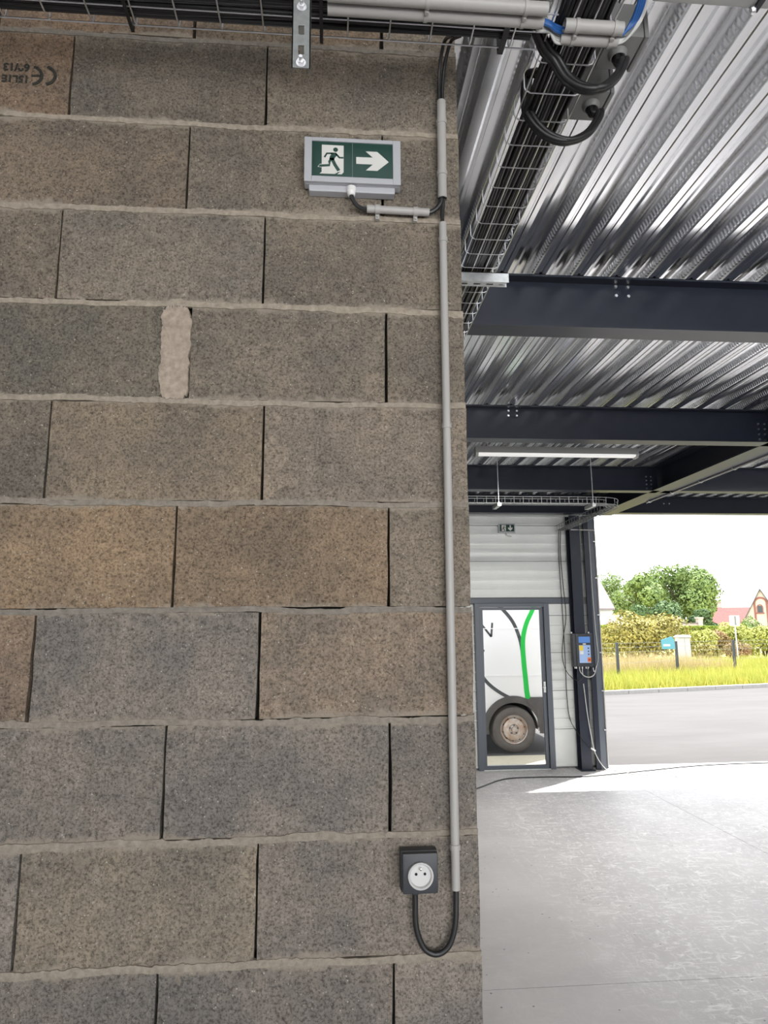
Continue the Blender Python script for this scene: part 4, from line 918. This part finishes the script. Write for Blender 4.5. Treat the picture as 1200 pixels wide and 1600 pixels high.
# garden wall with brick piers behind the hedge
gw_ = thing('garden_wall', 'pale garden wall with two brick piers behind the clipped hedge', 'garden wall', (29, 49, 0))
ga, gb = at(1055, 970, 49), at(1097, 970, 49)
MB().box(ga.x, gb.x, 49, 49.2, 0, at(1070, 975, 49).z).build('wall_panel', M['cream'], gw_)
MB().box(ga.x, gb.x, 48.97, 49.23, at(1070, 975, 49).z, at(1070, 973, 49).z).build('coping', M['slate'], gw_)
for gxx in (ga.x, gb.x-.35): MB().box(gxx, gxx+.35, 48.9, 49.3, 0, at(1060, 967, 49).z).box(gxx-.05, gxx+.40, 48.85, 49.35, at(1060, 967, 49).z, at(1060, 965.5, 49).z+.05).build('pier', M['cream'], gw_)
# utility cabinet and track
uc = thing('utility_cabinet', 'white utility cabinet standing in the grass behind the middle fence post', 'cabinet', (0, 28, 0))
ua, ub = at(1060, 994, 28), at(1078, 994, 28)
MB().box(ua.x, ub.x, 28, 28.35, 0, ua.z-.06, .02).build('body', M['whiter'], uc)
MB().prism([(27.95, ua.z-.06), (28.40, ua.z-.06), (28.40, ua.z-.02), (28.17, ua.z+.05), (27.95, ua.z-.02)], ua.x-.04, ub.x+.04, 'x').build('lid', M['whiter'], uc)
MB().box((ua.x+ub.x)/2-.004, (ua.x+ub.x)/2+.004, 27.995, 28.0, .1, ua.z-.1).build('door_seam', M['frame'], uc)
ta, tb = at(1085, 1005, 31), at(1128, 1018, 26)
tk = MB().add([(ta.x-1, 33, .05), (ta.x+1.2, 33, .05), (tb.x+3, 26.0, .05), (tb.x+.5, 26.0, .05)], [(0, 1, 2, 3)]).build('gravel_track', M['track']); tag(tk, 'pale gravel track leading past the lime shrubs', 'path', kind='structure')
# road sign from behind
rs = thing('road_sign', 'square grey road sign on a leaning post, seen from behind', 'sign', (0, 29, 0))
r0, r1, r2 = at(1153, 1022, 29), at(1147, 964, 29), at(1150, 995, 29)
MB().tube([(r0.x, 29, 0), (r2.x, 29, r2.z), (r1.x, 29.0, r1.z+.05)], .03, 8).build('post', M['galv2'], rs, smooth=True)
w = .26; MB().box(r1.x-w, r1.x+w-.04, 28.95, 28.97, r1.z-.40, r1.z+.06, .004).build('plate', M['whiteplastic'], rs)
MB().box(r1.x-.03, r1.x+.05, 28.93, 28.955, r1.z-.38, r1.z+.04).build('bracket', M['boxgrey'], rs)

# houses
def house(name, label, cx, Y, w, d, eave, ridge, wallm, roofm, face='gable', arch=False, chim=None):
    t = thing(name, label, 'house', (cx, Y, 0))
    if face == 'gable':
        MB().prism([(cx-w/2, -.2), (cx+w/2, -.2), (cx+w/2, eave), (cx, ridge), (cx-w/2, eave)], Y, Y+d, 'y').build('wall', wallm, t)
        sl = (ridge-eave)/(w/2); ov = .25
        for s in (-1, 1):
            MB().prism([(cx, ridge+.02), (cx, ridge+.24), (cx+s*(w/2+ov), eave-ov*sl+.24), (cx+s*(w/2+ov), eave-ov*sl+.02)], Y-.15, Y+d, 'y').build('roof', roofm, t)
            MB().prism([(cx, ridge+.0), (cx, ridge+.26), (cx+s*(w/2+ov), eave-ov*sl+.26), (cx+s*(w/2+ov), eave-ov*sl)], Y-.22, Y-.15, 'y').build('verge_board', M['darktrim'], t)
    else:
        MB().prism([(Y, -.2), (Y+d, -.2), (Y+d, eave), (Y+d/2, ridge), (Y, eave)], cx-w/2, cx+w/2, 'x').build('wall', wallm, t)
        sl = (ridge-eave)/(d/2); ov = .3
        for s in (-1, 1):
            MB().prism([(Y+d/2, ridge+.02), (Y+d/2, ridge+.22), (Y+d/2+s*(d/2+ov), eave-ov*sl+.22), (Y+d/2+s*(d/2+ov), eave-ov*sl+.02)], cx-w/2-.2, cx+w/2+.2, 'x').build('roof', roofm, t)
    return t
# cream gable house at the frame edge
HY = 90; ap = at(1187, 922, HY); el = at(1161, 975, HY)
hw_ = ap.x-el.x
hr = house('gable_house', 'cream gable house with a red arch trim at the frame edge', ap.x, HY, 2*hw_*.85, 14, el.z, ap.z, M['cream'], M['slate'])
A0, A1, AT, AB = ap.x+(at(1179, 945, HY).x-ap.x)*.85, ap.x+(at(1198, 945, HY).x-ap.x)*.85, at(1188, 934, HY).z, at(1184, 990, HY).z
ac = (A0+A1)/2; ar_ = (A1-A0)/2
MB().strip([(A0, max(AB, .2)), (A0, AT-ar_)]+arc(ac, AT-ar_, ar_, ar_, 180, 0, 14)[1:]+[(A1, max(AB, .2))], .26, HY, .06).build('arch_trim', M['redtrim'], hr)
wz = at(1188, 952, HY)
wd = MB().strip([(wz.x-.35, wz.z-.45), (wz.x-.35, wz.z+.25)]+arc(wz.x, wz.z+.25, .35, .4, 180, 0, 8)[1:]+[(wz.x+.35, wz.z-.45)], .12, HY, .05).box(wz.x-.5, wz.x+.5, HY-.10, HY, wz.z-.62, wz.z-.45).build('window', M['redtrim'], hr)
MB().box(wz.x-.3, wz.x+.3, HY-.02, HY+.01, wz.z-.45, wz.z+.5).build('pane', M['pane'], wd)
chx = at(1199, 920, HY+4)
MB().box(chx.x-.5, chx.x+.7, HY+3.6, HY+4.6, ap.z-2, at(1199, 919, HY+4).z).box(chx.x-.6, chx.x+.8, HY+3.5, HY+4.7, at(1199, 919, HY+4).z, at(1199, 917.5, HY+4).z).lathe([(.16, 0), (.16, .5)], (chx.x+.1, HY+4.1, at(1199, 917.5, HY+4).z), 'z', 10).build('chimney', M['redtrim'], hr)
hr.rotation_euler = (0, 0, -math.atan2(ap.x-CAM.x, HY-CAM.y)-.05)
# red-tiled house behind
RY = 118; ra, rb_ = at(1100, 951, RY), at(1175, 949, RY)
house('tiled_house', 'low house with a long red-tiled roof behind the bushes', (ra.x+rb_.x)/2, RY-4, rb_.x-ra.x, 9, at(1130, 979, RY-4).z, ra.z, M['cream'], M['tile'], 'eaves')
# pale far building
PY = 125; pa, pb2 = at(1105, 941, PY), at(1127, 941, PY)
ph = thing('far_building', 'pale flat-topped building above the red roof', 'building', ((pa.x+pb2.x)/2, PY, 0))
MB().box(pa.x, pb2.x, PY, PY+8, -.2, pa.z).build('wall', M['cream'], ph)
MB().box(pa.x-.3, pb2.x+.3, PY-.3, PY+8.3, pa.z, pa.z+.35).build('roof', M['whiter'], ph)
MB().box(pa.x+.3, pa.x+2.0, PY+2, PY+4, pa.z+.35, at(1112, 932, PY).z).build('roof_unit', M['whiter'], ph)
# slate-roofed white house with lower wing
LY = 84; la = at(957, 950, LY); lt = at(940, 908, LY)
lh = house('slate_house', 'white house with a steep slate roof left of the trees', la.x-6.0, LY, 12.0, 9, la.z, at(938, 905, LY+4.5).z, M['whiter'], M['slate'], 'eaves')
lw = at(968, 980, LY-4)
MB().prism([(LY-4, -.2), (LY, -.2), (LY, at(957, 964, LY).z), (LY-4, lw.z)], la.x-12, la.x+.6, 'x').build('wing_wall', M['whiter'], lh)
MB().prism([(LY-4.3, lw.z-.1), (LY, at(957, 963, LY).z), (LY, at(957, 963, LY).z+.2), (LY-4.3, lw.z+.1)], la.x-12, la.x+.9, 'x').build('wing_roof', M['whiter'], lh)
pg = at(953, 972, LY-5)
MB().prism([(pg.x-.8, -.2), (pg.x+.8, -.2), (pg.x+.8, pg.z-.7), (pg.x, pg.z), (pg.x-.8, pg.z-.7)], LY-5, LY-4, 'y').build('porch_gable', M['cream'], lh)
for s in (-1, 1): MB().prism([(pg.x, pg.z), (pg.x, pg.z+.14), (pg.x+s*1.0, pg.z-.75), (pg.x+s*1.0, pg.z-.89)], LY-5.2, LY-4, 'y').build('porch_roof', M['slate'], lh)

# ================================================================ VAN outside the exit door
VY = 8.72; WX, WR_ = 3.90, .335
van = thing('van', 'white panel van with a green and dark swoosh, parked outside the exit door', 'van', (2.2, VY+1, 0))
XR, XF = WX+1.02, WX-4.40; FW = WX-3.45
def archpts(cx, r, z0):
    a = math.asin(min(1, (z0-WR_)/r)) if z0 > WR_ else 0
    return [(cx+r*math.cos(math.radians(t)), WR_+r*math.sin(math.radians(t))) for t in range(-4, 185, 9)]
side = [(XR, .42), (XR+.02, 1.0), (XR, 2.35), (XR-.12, 2.50), (XF+1.75, 2.50), (XF+1.25, 2.36), (XF+.62, 1.55), (XF+.10, 1.12), (XF, .75), (XF+.03, .34)]
side += [(FW-.42, .32)]+archpts(FW, .41, .32)[::-1]+[(FW+.42, .32), (WX-.42, .32)]+archpts(WX, .41, .32)[::-1]+[(WX+.42, .36)]
cxv, czv = (XR+XF)/2, 1.4
def lay(s, y): return [(cxv+(x-cxv)*s, y, czv+(z-czv)*(s if z > .6 else 1)) for x, z in side]
vs = lay(.978, VY)+lay(.997, VY+.03)+lay(1, VY+.10)+lay(1, VY+1.95)+lay(.997, VY+2.02)+lay(.978, VY+2.05); n = len(side)
fs = [(k*n+i, k*n+(i+1) % n, (k+1)*n+(i+1) % n, (k+1)*n+i) for k in range(5) for i in range(n)]+[tuple(range(n))[::-1], tuple(range(5*n, 6*n))]
MB().add(vs, fs).build('body', M['vanwhite'], van)
def flat(pts, nm, m, t=.006, par=van, lb=None): return MB().prism(pts, VY-t, VY+.001, 'y').build(nm, m, par, label=lb)
# side seams
for z, h in ((1.815, .012), (1.115, .014)): MB().box(FW+1.3, XR-.1, VY-.004, VY+.002, z, z+h).build('body_seam', M['vanwhite'], van)
# wheel-arch trim and rear corner bumper
MB().strip([(WX+.44*math.cos(math.radians(t)), WR_+.44*math.sin(math.radians(t))) for t in range(-8, 189, 7)], .10, VY+.002, .02).build('wheel_arch_trim', M['vanblack'], van)
MB().strip([(FW+.44*math.cos(math.radians(t)), WR_+.44*math.sin(math.radians(t))) for t in range(-8, 189, 7)], .10, VY+.002, .02).build('wheel_arch_trim', M['vanblack'], van)
MB().prism([(WX+.36, .36), (XR+.05, .36), (XR+.05, .80), (WX+.27, .80), (WX+.20, .74), (WX+.36, .60)], VY-.025, VY+.05, 'y').box(XR-.08, XR+.06, VY+.02, VY+2.03, .36, .62).build('rear_bumper', M['vanblack'], van)
MB().box(FW+.44, WX-.44, VY-.012, VY+.03, .27, .40).build('sill_trim', M['vanblack'], van)
MB().box(WX-.40, WX+.40, VY+.30, VY+1.75, .30, .80).box(FW-.40, FW+.40, VY+.30, VY+1.75, .30, .80).build('wheel_well', M['hole'], van)
MB().box(XF-.02, XF+.5, VY+.05, VY+2.0, .26, .55).build('front_bumper', M['vanblack'], van)
# cab glazing, doors, lamps
flat([(XF+.95, 1.62), (XF+1.30, 2.18), (XF+1.95, 2.18), (XF+1.95, 1.50), (XF+1.05, 1.50)], 'cab_window', M['pane'])
MB().box(XF+2.0, XF+2.008, VY-.003, VY+.002, .45, 2.3).build('door_seam', M['frame'], van)
MB().box(XR-.01, XR+.035, VY+.06, VY+.18, .95, 1.55).build('tail_lamp', M['redk'], van)
MB().prism([(VY+.25, 1.58), (VY+1.8, 1.58), (VY+1.7, 2.32), (VY+.35, 2.32)], XF+.66, XF+.72, 'x').build('windscreen_lower', M['pane'], van)
def wheel(cx, cy, front):
    w = MB().lathe([(.20, -.0), (.225, -.022), (.29, -.03), (.322, -.018), (.335, .02), (.335, .19), (.31, .215), (.20, .21)], (cx, cy, WR_), 'y', 48, False).build('tyre', M['tyre'], van, smooth=True)
    rim = MB().lathe([(.212, -.012), (.206, -.018), (.192, -.008), (.185, .02), (.172, .024), (.160, .004), (.13, -.004), (.075, -.004), (.065, .006), (.04, .004), (.034, -.012), (0, -.012)], (cx, cy, WR_), 'y', 40, False).build('rim', M['wheelmetal'], w, smooth=True)
    hb = MB()
    for k in range(10): a = 6.283*k/10+.2; hb.lathe([(0, -.004), (.011, -.004), (.011, .01)], (cx+.163*math.cos(a), cy+.008, WR_+.163*math.sin(a)), 'y', 10)
    hb.build('vent_hole', M['hole'], w)
    nb = MB()
    for k in range(5): a = 6.283*k/5+.3; nb.lathe([(0, -.018), (.012, -.016), (.015, 0)], (cx+.062*math.cos(a), cy-.004, WR_+.062*math.sin(a)), 'y', 6)
    nb.build('wheel_nut', M['frame'], w)
wheel(WX, VY+.02, False); wheel(FW, VY+.02, True)
for cx in (WX, FW): MB().lathe([(.335, 0), (.335, .2), (.2, .2), (.2, 0)], (cx, VY+1.80, WR_), 'y', 32).build('tyre', M['tyre'], van, smooth=True)
# livery
def vp(px, py): q = at(px, py, VY); return (q.x, q.z)
def sp2(pts): return [(p.x, p.y) for p in smoothpath([(a, b, 0) for a, b in pts], 6)]
c1_ = sp2([vp(750, 920), vp(783, 950), vp(800, 970), vp(810, 992), vp(815, 1012), vp(817, 1030)])
MB().strip(c1_, .052, VY, .003).build('dark_swoosh', M['swoosh'], van)
c2_ = sp2([vp(735, 1025), vp(756, 1060), vp(775, 1078), vp(800, 1092), vp(820, 1097), vp(832, 1097)])
MB().strip(c2_, .050, VY, .003).build('dark_swoosh', M['swoosh'], van)
c3_ = sp2([vp(850, 905), vp(833, 950), vp(822, 975), vp(817, 1000), vp(818, 1030), vp(821, 1060), vp(823, 1080), vp(826.5, 1101)])
nT = len(c3_); MB().strip(c3_, .063, VY, .005, [1.0+.25*i/nT if i < nT-3 else max(.1, (nT-1-i)/3.0) for i in range(nT)]).build('green_swoosh', M['vangreen'], van)
nx = [vp(769, 973), vp(767.5, 995), vp(748, 970)]
lt_ = MB(); lt_.strip([nx[0], nx[1]], .030, VY, .003).strip([nx[1], nx[2]], .030, VY, .003).strip([nx[2], (nx[2][0]-.01, nx[1][1])], .03, VY, .003); lt_.build('letter', M['swoosh'], van)
MB().strip([vp(752, 1016), vp(757, 1017)], .03, VY, .003).build('letter', M['swoosh'], van)
